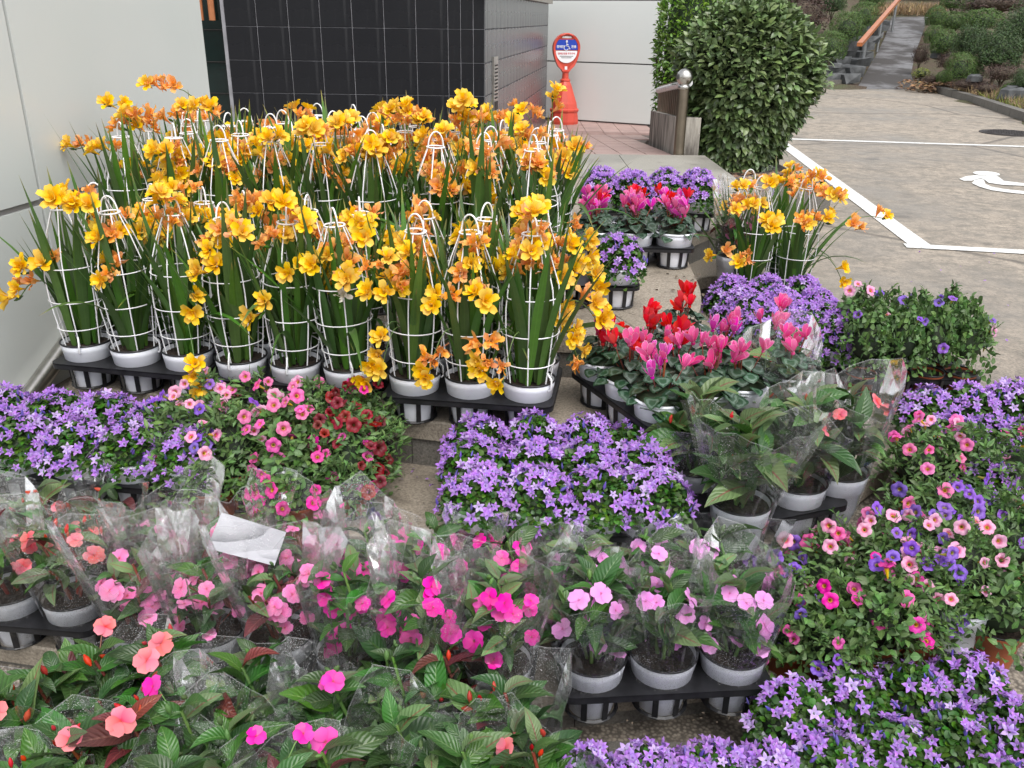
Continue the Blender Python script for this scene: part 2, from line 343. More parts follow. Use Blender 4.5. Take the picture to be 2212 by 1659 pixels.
# ---------------------------------------------------------------- ground
PZ = [(17.7, .415), (19.5, .605), (21.8, .913), (24.5, 1.255), (28, 1.76), (60, 5.5)]
def path_z(y):
    for (a, za), (b, zb) in zip(PZ, PZ[1:]):
        if y <= b: return za+(zb-za)*(y-a)/(b-a)
    return 5.5
def hill(x, y):
    # distance beyond the car park edge, along the path direction
    d = max(0., (y-17.7)*.87+(x-7.0)*.48)
    right = max(0., x-edge_x(y)-.1)
    z = path_z(y)-.50 if y > 17.5 else 0.
    z = max(0., min(z, .135*d+.02)) if x < 6 else max(0, z)
    cx_ = 7.0+(y-17.7)*.436; lat = x-cx_
    if lat < -1.7 and y > 18.6: z += min(.35, (-1.7-lat)*.3)
    if lat > .75 and right > 0: z += min(.55, (lat-.75)*.08) if y > 17 else min(.8, right*.16)
    return min(z, 6)
EDGE = [(-40, 5.9), (8, 5.95), (10, 6.15), (12.1, 6.68), (14.8, 7.3), (16.8, 7.62), (17.4, 7.62), (90, 7.6)]
def edge_x(y):
    for (a, xa), (b, xb) in zip(EDGE, EDGE[1:]):
        if y <= b: return xa+(xb-xa)*(y-a)/(b-a)
    return 7.6
def g(x, y):
    y0 = 1.65-.3*min(1, max(0, (x-.6)/.25)); return .096+.324*min(1, max(0, (y-y0)/(2.6-y0)))
xs = [-60, -30, -15, -8, -4] + [-2+i*.5 for i in range(13)] + [4.5+i*.6 for i in range(24)] + [20, 24, 30, 40, 60]
ys = [-15, -8, -3, 0, 1, 1.65, 2.1, 2.6, 3, 4, 6, 9] + [11+i*.7 for i in range(32)] + [35, 40, 48, 60, 80, 100]
mb = MB(); rows = []
for y in ys:
    r = []
    for x in xs:
        onlot = x < edge_x(y)+.05 and (y < 18.6 if x < 6.1 else y < 17.8)
        z = g(x, y)-.03 if onlot else .44+hill(x, y)+.06*noise.noise(Vector((x*.8, y*.8, 0)))
        r.append((x, y, z))
    rows.append(r)
mb.grid(rows); structure('ground', mb, 'soil_ground', True)
mb = MB(); rows = []
cy = [-15, -5, 0, 1, 1.65, 1.9, 2.2, 2.4, 2.6, 3.2, 4, 6, 8, 10, 12.1, 13.5, 14.8, 16, 16.8, 17.6]
for y in cy:
    xe = edge_x(y); rows.append([(x, y, g(x, y)) for x in [-40, -10, -3, -1, 0, .6, 1, 1.4, 2, 3, 4, 5, xe]])
rows.append([(x, 18.05+(6.6-x)*.12 if x < 7 else 17.75, .42) for x in [-40, -10, -3, -1, 0, .6, 1, 1.4, 2, 3, 4, 5, 7.6]])
mb.grid(rows); structure('car_park', mb, 'gravel_concrete')

# painted markings
def flatpoly(name, pts, mat, z=.424, parent=None):
    mb = MB(); mb.face([tuple(at(x, y, z)) for x, y in pts]); return part(name, mb.mesh(name, mat, False), parent, kind=None if parent else 'structure')
def line_strip(name, p, q_, wdt, z=.424):
    a, b = at(*p, z), at(*q_, z); d = (b-a).normalized(); nrm = Vector((-d.y, d.x, 0))*wdt/2; mb = MB(); n = max(2, int((b-a).length/.3))
    rows = [[a+(b-a)*i/n-nrm*(1+.05*R_.random()), a+(b-a)*i/n+nrm*(1+.05*R_.random())] for i in range(n+1)]
    mb.grid(rows); return part(name, mb.mesh(name, 'worn_paint', False), kind='structure')
line_strip('parking_line', (1676, 299), (2330, 320), .105)
line_strip('parking_line', (1690, 309), (1990, 531), .12, .4245)
line_strip('parking_line', (1955, 530), (2330, 550), .10, .425)
k = .3343; ox, oy = 1975, 241
S1_ = [(290,435),(330,418),(400,410),(460,416),(540,418),(560,432),(580,448),(709,462),(790,475),(800,492),(709,480),(560,472),(480,460),(455,440),(430,430),(400,437),(370,447),(320,446)]
S2_ = [(372,462),(390,442),(430,434),(450,440),(460,468),(500,485),(580,500),(709,513),(800,515),(900,500),(905,520),(800,540),(709,533),(600,522),(500,508),(420,485)]
S3_ = [(467+88*math.cos(2*PI*i/16), 400+15*math.sin(2*PI*i/16)+6*math.cos(2*PI*i/16)) for i in range(16)]
mb = MB()
for S in (S1_, S2_, S3_): mb.face([tuple(at(ox+x*k, oy+y*k, .4255)) for x, y in S][::-1])
part('wheelchair_symbol', mb.mesh('wheelchair_symbol', 'worn_paint', False), kind='structure')
c_ = at(2182, 287, .424)
t = thing('manhole_cover', 'round dark iron manhole cover set flush in the car park', 'manhole cover', (c_.x, c_.y, .422))
wmesh(t, lambda b: b.lathe([(.33, -.03), (.33, .006)], 36), 'frame', 'iron')
wmesh(t, lambda b: [b.lathe([(.29, 0), (.29, .01)], 36)]+[b.box((-.24+.06*i, -.24+.06*j, .011), (.035, .035, .006)) for i in range(9) for j in range(9) if (i-4)**2+(j-4)**2 < 18], 'cover', 'iron')

# ---------------------------------------------------------------- stone steps
def offs(C, d):
    o = []
    for i, p in enumerate(C):
        t_ = (C[min(i+1, len(C)-1)]-C[max(i-1, 0)]).normalized(); o.append(p+Vector((-t_.y, t_.x, 0))*d)
    return o
def body(b, C, yb, z0, z1):
    for p, q2 in zip(C, C[1:]):
        b.face([(p.x, p.y, z0), (q2.x, q2.y, z0), (q2.x, q2.y, z1), (p.x, p.y, z1)])
        b.face([(p.x, p.y, z1), (q2.x, q2.y, z1), (q2.x, max(yb, q2.y), z1), (p.x, max(yb, p.y), z1)])
    p = C[-1]
    if yb > p.y: b.face([(p.x, p.y, z0), (p.x, yb, z0), (p.x, yb, z1), (p.x, p.y, z1)])
def piece(b, C, i, j, a, c2, z0, z1):
    A, B = offs(C, a), offs(C, c2); A = A[i:j+1]; B = B[i:j+1]
    gp = .0025
    A[0] = A[0].lerp(A[1], gp/max(.001, (A[1]-A[0]).length)); B[0] = B[0].lerp(B[1], gp/max(.001, (B[1]-B[0]).length))
    rows = [[(A[k].x, A[k].y, z0), (A[k].x, A[k].y, z1-.004), (A[k].x+(B[k].x-A[k].x)*.015, A[k].y+(B[k].y-A[k].y)*.015, z1), (B[k].x, B[k].y, z1), (B[k].x, B[k].y, z0)] for k in range(len(A))]
    b.grid(rows); b.face([Vector(p) for p in rows[0]]); b.face([Vector(p) for p in rows[-1]][::-1])
L1 = [(-1.9, 1.86), (-1.25, 1.725), (-.6, 1.62), (0, 1.565), (.237, 1.575), (.568, 1.635), (.72, 1.67), (.95, 1.78), (1.2, 1.98), (1.45, 2.2)]
L3 = [(-1.9, 2.18), (-1.25, 2.05), (-.6, 1.93), (-.1, 1.84), (.3, 1.80), (.6, 1.84), (.82, 1.99), (.987, 2.183), (1.087, 2.285), (1.25, 2.5), (1.45, 2.75)]
LP = [(-1.9, 2.97), (-1.55, 2.93), (-1.42, 2.72), (-1.33, 2.5), (-1.15, 2.44), (-.75, 2.36), (-.289, 2.265), (.1, 2.17), (.4, 2.09), (.58, 2.15), (.69, 2.32), (.74, 2.7), (.75, 3.15), (.78, 3.6), (.86, 3.82), (1.22, 3.86), (1.40, 4.3), (1.45, 6.5)]
L2 = [(-1.9, 3.1), (-1.5, 2.98), (-1.2, 2.83), (-.5, 2.68), (.2, 2.585), (.45, 2.62), (.6, 2.78), (.68, 3.1), (.72, 3.6), (.80, 3.95), (1.05, 4.3), (1.3, 4.6), (1.36, 5.5), (1.38, 6.5)]
st = bpy.data.objects.new('stone_steps', None); st['kind'] = 'structure'; link(st)
for L, z, rz, dz in ((L1, .2, .104, 7), (L3, .405, .205, 5), (LP, .55, .145, 8), (L2, .695, .145, 6)):
    C = catmull(L, 5); ins = offs(C, .028)
    wmesh(st, lambda b: body(b, ins, 6.5 if z > .5 else (2.2 if z < .3 else 2.7), z-rz-.12, z-.002), 'step_core', 'granite')
    th = .058
    for i in range(0, len(C)-1, dz):
        j = min(i+dz, len(C)-1); wmesh(st, lambda b: piece(b, C, i, j, 0, .30, z-th, z), 'slab', 'granite')
    for i in range(0, len(C)-1, dz+2):
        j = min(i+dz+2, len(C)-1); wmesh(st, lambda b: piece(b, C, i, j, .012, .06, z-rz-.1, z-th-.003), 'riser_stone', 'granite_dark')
# paving slabs of the top platform
for j in range(3):
    for i in range(4):
        x0 = -.45+i*.47 + (.1 if j else 0); y0 = 3.4+j*.7
        if x0+.4 > .72 and j == 0 or x0+.4 > 1.15: continue
        wmesh(st, lambda b: b.box((x0+.2325, y0+.348, .686), (.465, .696, .02)), 'paving_slab', 'granite')
for x0, x1 in ((-.6, .74), (.745, 1.36)):
    wmesh(st, lambda b: b.box(((x0+x1)/2, 5.99, .69), (x1-x0, .98, .03)), 'paving_slab', 'pale_concrete')

# lower paving strip in front of the first step
q_ = thing('paving_strip', 'low weathered concrete paving strip at the foot of the stone steps', 'paving'); q_['kind'] = 'structure'
del q_['category'], q_['label']
for x0, x1 in ((-1.9, -1.2), (-1.195, -.5), (-.495, .22), (.225, .95)):
    wmesh(q_, lambda b: b.box(((x0+x1)/2, 1.32, .085), (x1-x0, .42, .03)), 'slab', 'granite_dark')

# ---------------------------------------------------------------- ramp and walls
ramp = bpy.data.objects.new('pink_ramp', None); ramp['kind'] = 'structure'; link(ramp)
def rz_(y): return .695-.235*min(1, max(0, (y-6.5)/3.2))
def rampbase(b):
    Y = [6.48, 9.7, 11.6]; Y = [6.48, 8.3, 9.7, 11.2]; b.grid([[(-.5, y, rz_(y)-.006), (1.16+max(0, y-8.2)*.2, y, rz_(y)-.006)] for y in Y])
    b.grid([[(1.16+max(0, y-8.2)*.2, y, rz_(y)-.006), (1.16+max(0, y-8.2)*.2, y, .2)] for y in Y])
wmesh(ramp, rampbase, 'ramp_base', 'grout_dark')
bm_ = {}
bk = MB(); bk.box((0, 0, 0), (.182, .072, .012)); bme = bk.mesh('brick', 'pink_tile', False)
cnt = 0; rest = MB()
sl_ = math.atan(.235/3.2)
for r in range(60):
    y = 6.53+r*.078
    for c in range(10):
        x = -.07+.188*c
        if x > (1.08 if y < 8.3 else 1.08+(y-8.0)*.2): continue
        if x < -.2+(y-6.4)*.11: continue
        pt = (x, y, rz_(y)-.004)
        if cnt < 290: part('brick', bme, ramp, (x+R_.uniform(-.002, .002), y, pt[2]+R_.uniform(-.001, .001)), (-sl_, 0, 0)); cnt += 1
        else: rest.box(pt, (.182, .072, .012))
part('brickwork', rest.mesh('brickwork', 'pink_tile', False), ramp, kind='stuff')

# tiled wall
NC, FC = Vector((-.215, 6.4, 0)), Vector((.36, 10.9, 0))
tw = thing('tiled_wall', 'black glazed tile wall with painted side sheen and stone coping', 'wall')
sdv = (FC-NC).normalized(); snv = Vector((sdv.y, -sdv.x, 0)); sa = math.atan2(sdv.y, sdv.x)
fdv = Vector((-1, .03, 0)).normalized()
TOP = 1.75
def core(b):
    A = NC-snv*.02; B = FC-snv*.001; Cq = NC+fdv*1.78+Vector((.0, .003, 0)); D = Cq+Vector((0, 4.4, 0)); A2 = Vector((NC.x-.001, NC.y+.003, 0))
    for p, q2 in ((A2, B), (Cq, A2), (B, D)): b.face([(p.x, p.y, .2), (q2.x, q2.y, .2), (q2.x, q2.y, TOP), (p.x, p.y, TOP)])
    b.face([(A2.x, A2.y, TOP), (B.x, B.y, TOP), (D.x, D.y, TOP), (Cq.x, Cq.y, TOP)])
wmesh(tw, core, 'wall_core', 'grout_light')
TH = .2145
zc = [1.525+TH*k for k in range(1, -5, -1)]
def tile_me(wd, h, mat, name='tile'):
    b = MB(); e = .0017; x, z = wd/2-e, h/2-e; bv = .003
    o = [(-x, 0, -z), (x, 0, -z), (x, 0, z), (-x, 0, z)]; i_ = [(-x+bv, -.006, -z+bv), (x-bv, -.006, -z+bv), (x-bv, -.006, z-bv), (-x+bv, -.006, z-bv)]
    b.face(i_)
    for k in range(4): b.face([o[k], o[(k+1) % 4], i_[(k+1) % 4], i_[k]])
    return b.mesh(name, mat, False)
tc = {}
def tile(p, rot, wd, h, mat):
    key = (round(wd, 3), round(h, 3), mat)
    if key not in tc: tc[key] = tile_me(wd, h, mat)
    part('tile', tc[key], tw, p, (R_.uniform(-.002, .002), 0, rot+R_.uniform(-.002, .002)))
frot = math.atan2(-fdv.y, -fdv.x)
widths = [.075, .085, .085] + [.216]*7
zrows = [(1.525+.1125, .225)] + [(1.525-TH*(k+.5), TH) for k in range(3)] + [(.855, .06), (.76, .13)]
x = 0
for wd in widths:
    x += wd/2
    for zz, h in zrows: p = NC+fdv*x+Vector((0, -.018+.02, 0)); tile((p.x, p.y, zz), frot, wd, h, 'black_glazed')
    x += wd/2
x = 0; L_ = (FC-NC).length; wds = [.1]+[.2]*30
for wd in wds:
    if x+wd > L_: break
    p = NC+sdv*(x+wd/2)
    for zz in [1.525+.1125]+[1.525-TH*(k+.5) for k in range(5)]:
        tile((p.x, p.y, zz), sa, wd, .225 if zz > 1.6 else TH, 'black_glazed_sheen')
    x += wd
def coping(b):
    n = sdv; A = NC+snv*.05-sdv*.06; B = FC+snv*.05; Cc = FC-snv*.25; D = NC-snv*.25
    b.prism([(A.x, A.y), (B.x, B.y), (Cc.x, Cc.y), (D.x, D.y)], TOP, TOP+.07)
wmesh(tw, coping, 'coping', 'pale_concrete')
pp = NC+sdv*.42
def plate(b):
    M = Matrix.Translation((pp.x, pp.y, 1.13)) @ rotm(0, 0, sa); b.box((0, -.012, 0), (.2, .014, .42), M=M)
    for i in range(10):
        for j in range(3): b.box((-.04+.04*j, -.022, .15-.025*i), (.02, .006, .01), M=M, mi=1)
    b.box((0, -.022, -.13), (.12, .006, .06), M=M, mi=1)
wmesh(tw, plate, 'intercom_plate', ['steel', 'iron'])

# entrance glass
gd = thing('glass_door', 'dark green glass door with copper pull handles', 'door')
a0 = atY(430, 100, 6.55); b0 = NC+fdv*1.8
wmesh(gd, lambda b: b.box(((b0.x-.45), 6.62, 1.4), (.9, .02, 1.42)), 'pane', 'dark_glass')
for zz in (1.5, 1.29, 1.08, .87): wmesh(gd, lambda b: b.box((b0.x-.45, 6.606, zz), (.9, .008, .004)), 'seam', 'iron')
wmesh(gd, lambda b: b.box((b0.x-.008, 6.6, 1.4), (.02, .05, 1.42)), 'frame', 'iron')
for px in (434, 459):
    tp = atY(px, 44, 6.45); wmesh(gd, lambda b: b.tube([(tp.x, 6.45, tp.z), (tp.x, 6.45, tp.z+.6)], .022, 10), 'handle', 'copper')

# white wall at the back
W0, W1 = Vector((.3, 11.283, 0)), Vector((2.55, 10.07, 0)); wd_ = (W1-W0).normalized(); wa = math.atan2(wd_.y, wd_.x)
bw = thing('panel_wall', 'pale panel wall behind the red parking sign stand', 'wall')
wmesh(bw, lambda b: b.box(((W0+W1).x/2+.06*.47, (W0+W1).y/2+.06*.88, 1.6), ((W1-W0).length, .08, 2.6), rz=wa), 'wall_core', 'sealant')
for a, c2, z0, z1 in ((0, 1.66, .48, 1.122), (1.672, 2.55, .48, 1.122), (0, 1.66, 1.136, 1.79), (1.672, 2.55, 1.136, 1.79), (0, 1.66, 1.803, 2.9), (1.672, 2.55, 1.803, 2.9)):
    m_ = W0+wd_*(a+c2)/2
    wmesh(bw, lambda b: b.box((m_.x, m_.y, (z0+z1)/2), (c2-a, .03, z1-z0), rz=wa), 'panel', 'wall_panel')

# left white wall
AZ = math.radians(9); P0 = at(133, 740, .55); ld = Vector((math.sin(AZ), math.cos(AZ), 0)); ln = Vector((math.cos(AZ), -math.sin(AZ), 0)); la = math.atan2(ld.y, ld.x)
def onw(px, py):
    r = ray(px, py); t_ = (P0-Vector((0, 0, H))).dot(ln)/r.dot(ln); p = Vector((0, 0, H))+r*t_; return (p-P0).dot(ld), p.z
jx = onw(88, 425)[0]; ex = onw(463, 285)[0]; jz = 1.036
lw = thing('panel_wall', 'large pale glazed panel wall at the left edge, beside the yellow freesias', 'wall')
def wb(b, a, c2, z0, z1, th, off): 
    m_ = P0+ld*(a+c2)/2-ln*(off+th/2); b.box((m_.x, m_.y, (z0+z1)/2), (c2-a, th, z1-z0), rz=la)
wmesh(lw, lambda b: wb(b, -1.8, ex-.01, 0, 3.2, .2, .012), 'wall_core', 'sealant')
for a, c2 in ((-1.8, jx-.007), (jx+.007, ex)):
    for z0, z1 in ((.05, jz-.02), (jz+.0, 3.2)):
        wmesh(lw, lambda b: wb(b, a, c2, z0, z1, .014, 0), 'panel', 'wall_panel')
def pipe(b):
    pts = [P0+ld*s_+ln*.03+Vector((0, 0, zz)) for s_, zz in ((-1.6, -.62), (-.8, -.30), (-.3, -.125), (0, .008), (.25, .1), (.5, .14), (1.2, .145))]
    b.tube([tuple(p) for p in pts], .03, 10)
t = thing('bumper_pipe', 'brushed steel pipe sloping along the foot of the left panel wall', 'pipe')
wmesh(t, pipe, 'pipe', 'steel', True)

# parking sign stand
sg = thing('parking_sign_stand', 'red plastic sign stand with blue wheelchair panel, before the pale wall', 'sign', (.57, 10.75, .46), math.radians(12))
wmesh(sg, lambda b: b.lathe([(.165, 0), (.17, .03), (.16, .13), (.172, .15), (.172, .165), (.155, .175), (.145, .23), (.075, .43), (.055, .47), (.06, .475), (.058, .49), (.04, .5), (.036, .57), (.05, .58)], 12), 'base', 'sign_red')
def tear(sc2, n=36):
    o = []
    for i in range(n):
        a = 2*PI*i/n; x_ = .158*math.sin(a); z_ = .158*math.cos(a)
        if z_ < 0: x_ = .158*math.sin(a)*(1-.10*(-z_/.158)); z_ *= 1.55+.25*abs(math.cos(a))**4
        if z_ < -.2: x_ *= .75
        o.append((x_*sc2, z_*sc2))
    return o
def headf(b):
    o = tear(1.); i_ = tear(.84); n = len(o); cz = .83
    def P(p, y): return (p[0], y, cz+p[1])
    for y_, s_ in ((-.03, 1), (.03, -1)):
        for k in range(n):
            f = [P(o[k], y_), P(o[(k+1) % n], y_), P(i_[(k+1) % n], y_*.8), P(i_[k], y_*.8)]
            b.face(f if s_ < 0 else f[::-1])
    for k in range(n):
        b.face([P(o[k], -.03), P(o[(k+1) % n], -.03), P(o[(k+1) % n], .03), P(o[k], .03)])
    ii = tear(.84); b.face([P(p, -.014) for p in ii if True][::-1]); b.face([P(p, .014) for p in ii])
wmesh(sg, headf, 'head', 'sign_red')
def half(top):
    o = []
    R2 = .128; zl = .0 if top else -.012
    if top:
        for i in range(25):
            a = -PI/2+PI*i/24; x_ = R2*math.sin(a); z_ = min(R2*math.cos(a)+.0, .088); o.append((x_, max(z_, -.02)))
        return [(-R2, -.02)]+o+[(R2, -.02)]
    for i in range(25):
        a = PI/2+PI*i/24; o.append((R2*math.sin(a)*.98, -.03+R2*math.cos(a)*1.02))
    return o
def facep(b, top):
    pts = half(top); b.face([(x_, -.021, .83+z_) for x_, z_ in pts][::-1]); 
wmesh(sg, lambda b: facep(b, True), 'blue_panel', 'sign_blue')
wmesh(sg, lambda b: facep(b, False), 'white_panel', 'sign_white')
def txt(body_, size, x_, z_, mat, y_=-.0235, bold=.0):
    cu = bpy.data.curves.new('lettering', 'FONT'); cu.body = body_; cu.size = size; cu.align_x = 'CENTER'; cu.offset = bold; cu.materials.append(MATS[mat])
    tmp = bpy.data.objects.new('lettering_curve', cu); link(tmp); me = bpy.data.meshes.new_from_object(tmp); bpy.data.objects.remove(tmp)
    return part('lettering', me, sg, (x_, y_, z_), (PI/2, 0, 0))
txt('장애인', .033, -.073, .832, 'sign_white', bold=.0007); txt('전용', .033, .082, .832, 'sign_white', bold=.0007)
txt('장애인전용 주차구역', .0235, 0, .762, 'sign_redtext', bold=.0005)
def lines(b):
    for j, w_ in ((0, .16), (1, .12)):
        n = 16 if j == 0 else 12
        for i in range(n): b.box((-w_/2+w_*(i+.5)/n, -.0225, .742-.016*j), (w_/n*.7, .002, .006))
wmesh(sg, lines, 'small_print', 'iron')
def icon(b):
    y_ = -.0245; Z = .83
    b.tube([(-.002+.0075*math.sin(a), y_, Z+.068+.0075*math.cos(a)) for a in [2*PI*i/10 for i in range(11)]], .006, 5)
    b.tube([(-.002, y_, Z+.055), (-.001, y_, Z+.02), (.022, y_, Z+.018), (.034, y_, Z-.012), (.042, y_, Z-.009)], .0048, 5)
    b.tube([(-.001, y_, Z+.036), (.018, y_, Z+.036)], .004, 5)
    b.tube([(-.006+.026*math.cos(a), y_, Z+.002+.026*math.sin(a)) for a in [math.radians(115+i*19) for i in range(13)]], .004, 5)
wmesh(sg, icon, 'wheelchair_icon', 'sign_white')
wmesh(sg, lambda b: b.tube([(-.07+.14*i/8, -.031, .83+.128+.022*math.sin(PI*i/8)) for i in range(9)], .010, 6), 'carry_handle', 'sign_red', True)
wmesh(sg, lambda b: b.box((0, -.0155, .83+.115), (.11, .004, .022)), 'handle_slot', 'sign_white')
wmesh(sg, lambda b: b.box((0, -.0155, .83-.215), (.03, .004, .035)), 'lower_hole', 'sign_white')

# pedestal + railing
pd = thing('railing_wall', 'low weathered concrete wall with steel railing beside the pink ramp', 'railing')
Pa, Pb = Vector((1.17, 6.62, 0)), Vector((1.22, 8.3, 0))
def ped(b):
    n = Vector((.17, 0, 0)); pts = [Pa, Pa+n, Pb+n, Pb]; z = [.99, .99, .83, .83]
    zt = [.95, .95, .84, .84]
    lo = [(p.x, p.y, .3) for p in pts]; hi = [(p.x, p.y, zt[i]) for i, p in enumerate(pts)]
    b.face(hi); 
    for i in range(4): b.face([lo[i], lo[(i+1) % 4], hi[(i+1) % 4], hi[i]])
wmesh(pd, ped, 'wall_body', 'weathered_concrete')
def rail_z(t_): return 1.19-.17*t_
wmesh(pd, lambda b: b.tube([tuple(Pa.lerp(Pb, t_)+Vector((.05, -.05, rail_z(t_)))) for t_ in (0, .5, 1)], .028, 10), 'top_rail', 'galvanised_pale', True)
for i in range(16):
    t_ = .04+i/16.5; p = Pa.lerp(Pb, t_)+Vector((.05, -.05, 0)); wmesh(pd, lambda b: b.box((p.x, p.y, (.85-.08*t_+rail_z(t_))/2), (.022, .022, rail_z(t_)-.88+.08*t_+.1)), 'baluster', 'bronze_steel')
wmesh(pd, lambda b: b.tube([(1.18, 6.53, .6), (1.18, 6.53, 1.15)], .038, 16), 'post', 'bronze_steel', True)
mb = MB(); mb.lathe([(.036, 1.15), (.04, 1.155), (.04, 1.175), (.03, 1.18)]+[(.058*math.sin(a), 1.23-.058*math.cos(a)) for a in [.5+i*.26 for i in range(10)]]+[(.004, 1.288)], 20); part('ball_cap', mb.mesh('ball_cap', 'steel'), pd, (1.18, 6.53, 0))
# planter kerb under shrub
pk = thing('planter_kerb', 'low mossy stone kerb under the big round shrub', 'kerb')
for i, (x0, x1) in enumerate(((1.38, 1.68), (1.685, 2.02))):
    wmesh(pk, lambda b: b.box(((x0+x1)/2, 5.72+.03*i, .52), (x1-x0, .16, .24)), 'kerb_stone', 'granite_dark')
wmesh(pk, lambda b: b.box((1.72, 6.7, .5), (.72, 1.7, .12)), 'planter_soil', 'potting_soil')

# ---------------------------------------------------------------- shrubs and trees
def leaf_cloud(seed, n, size, shape, asp=.5, mat='clipped_leaf', shell=.75, lump=.12, nseg=1, outw=.6):
    r = random.Random(seed); b = MB()
    for i in range(n):
        u_ = r.uniform(-.55, 1); a = r.uniform(0, 2*PI); s_ = math.sqrt(1-u_*u_); d = Vector((s_*math.cos(a), s_*math.sin(a), u_))
        k_ = shape(d)*(1+lump*noise.noise(d*3+Vector((seed, 0, 0)))*2)*r.uniform(shell, 1.02)
        p = d*k_; nn = (d+Vector((r.gauss(0, outw), r.gauss(0, outw), r.gauss(0, outw)))).normalized()
        t_ = nn.cross(Vector((r.gauss(0, 1), r.gauss(0, 1), r.gauss(0, 1)))).normalized(); s2 = nn.cross(t_); L = size*r.uniform(.7, 1.3); W = L*asp
        if nseg == 1: b.face([p-t_*L/2, p+s2*W/2, p+t_*L/2, p-s2*W/2], [(.5, 0), (1, .5), (.5, 1), (0, .5)])
        else:
            M = Matrix((( s2.x, t_.x, nn.x, p.x), (s2.y, t_.y, nn.y, p.y), (s2.z, t_.z, nn.z, p.z), (0, 0, 0, 1))); b.leaf(M, L, W, ovate, .2, .6, .12, 2)
    return b
sph = lambda d: 1.
BUSH = {}
for nm, mat, sz, n, asp, sh in (('clip', 'clipped_leaf', .07, 7500, .5, lambda d: 1/max(abs(d.x)**3+abs(d.y)**3+abs(d.z)**3, .3)**.333), ('mound', 'clipped_leaf', .08, 6000, .5, sph), ('junip', 'juniper_leaf', .10, 9000, .28, lambda d: 1+.12*math.sin(7*d.x+3*d.z)+.1*math.sin(9*d.y+d.z*8)), ('brown', 'brown_leaf', .11, 3000, .3, sph), ('yellow', 'yellow_leaf', .22, 500, .4, sph)):
    BUSH[nm] = [leaf_cloud(11+i*7+len(nm), n, sz, sh, asp, mat, .55 if nm in ('brown', 'junip') else .9, .2 if nm in ('brown', 'junip') else .09, 1, .8 if nm in ('brown', 'junip') else .45).mesh('crown', mat, False) for i in range(2)]
core_me = {}
for nm, mt in (('clip', 'clipped_leaf'), ('mound', 'clipped_leaf'), ('junip', 'juniper_leaf'), ('brown', 'brown_leaf'), ('yellow', 'yellow_leaf')):
    mb = MB(); mb.lathe([(.05, -.55), (.45, -.5), (.66, 0), (.5, .45), (.05, .66)], 10); core_me[nm] = mb.mesh('bush_core', 'leaf_shade' if nm != 'brown' else 'bark')  # core shell coloured as the dark gaps in the crown, bark when brown
mb = MB()
for i in range(5): mb.tube([(0, 0, -1.2), (.1*math.cos(i*1.3), .1*math.sin(i*1.3), -.7), (.35*math.cos(i*1.3), .35*math.sin(i*1.3), -.2)], .05, 5, r1=.02)
trunk_me = mb.mesh('trunk', 'bark')
def bush(kind, px, py, wpx, hpx, Y, label, i=0, name='bush', cat='bush', grp=None, dy=1.):
    c = atY(px, py, Y); z = (c-Vector((0, 0, H))).dot(FW); s_ = wpx/2/F*z*.93; sh = hpx/2/F*z*.93
    t = thing(name, label, cat, (c.x, c.y, c.z), R_.uniform(0, 6), grp)
    part('crown', BUSH[kind][i % 2], t, s=(s_*1.0, s_*dy, sh)); part('trunk', trunk_me, t, s=(s_, s_, sh)); part('bush_core', core_me[kind], t, s=(s_*.9, s_*.9, sh*.9))
G1 = 'clipped round bushes along the hill steps'; G2 = 'evergreen bushes on the bank right of the path'
bush('clip', 1795, 105, 66, 76, 19, 'small clipped round bush nearest the foot of the stone stairs', 0, grp=G1)
bush('clip', 1830, 65, 74, 78, 20.6, 'second clipped round bush up the stone stairs', 1, grp=G1)
bush('clip', 1866, 38, 58, 66, 22.5, 'third clipped round bush up the stone stairs', 0, grp=G1)
bush('clip', 1885, -2, 52, 54, 25, 'clipped bush at the top of the stone stairs by the handrail', 1, grp=G1)
bush('brown', 1735, 35, 130, 110, 22, 'brown bare bush behind the clipped round bushes')
bush('junip', 1800, 8, 60, 70, 24, 'dark conifer bush between brown bush and clipped bushes')
bush('brown', 1760, -5, 90, 60, 27, 'brown twiggy bush high on the bank over the clipped bushes')
bush('junip', 1690, 5, 80, 70, 25, 'dark green bush just behind the big round shrub')
bush('mound', 2021, 40, 48, 56, 25, 'dark clipped bush at the top right of the wet path', 0, grp=G2)
bush('clip', 2017, 79, 40, 48, 22, 'small clipped bush halfway up the right side of the wet path', 1, grp=G2)
bush('brown', 1988, 122, 40, 56, 19.4, 'reddish brown clipped bush beside the wet path')
bush('mound', 2062, 50, 76, 52, 23, 'pale green bush behind the small clipped path bush', 1, grp=G2)
bush('mound', 2041, 97, 64, 68, 19, 'tall green bush behind the reddish brown bush', 0, grp=G2)
bush('mound', 2122, 46, 94, 56, 21, 'bright green mounded bush upper right of the bank', 1, grp=G2)
bush('clip', 2074, 153, 62, 78, 16.5, 'small green conifer standing nearest the car park kerb', 0, grp=G2)
bush('junip', 2100, 95, 90, 90, 18.2, 'green juniper in the middle of the bank', 1, grp=G2)
bush('junip', 2156, 116, 120, 116, 16.6, 'large spreading juniper on the bank above the brown twigs', 0, grp=G2)
bush('junip', 2214, 70, 120, 130, 17.5, 'largest juniper at the right edge of the bank', 1, grp=G2)
bush('brown', 2150, 10, 180, 60, 23, 'brown bare bush along the top of the right bank')
bush('mound', 2058, 8, 60, 40, 27, 'dark bush above the path where the bank begins', 0, grp=G2)
bush('mound', 2110, 15, 70, 36, 26, 'low dark bush on the bank top beside brown twigs', 1, grp=G2)
bush('brown', 2165, 160, 90, 50, 15.6, 'low reddish twigs under the large juniper')
bush('brown', 2050, 135, 60, 50, 17.6, 'brown withered bush between green bushes on the bank')
bush('brown', 2095, 183, 90, 30, 15.9, 'low brown dead plants behind the car park kerb')
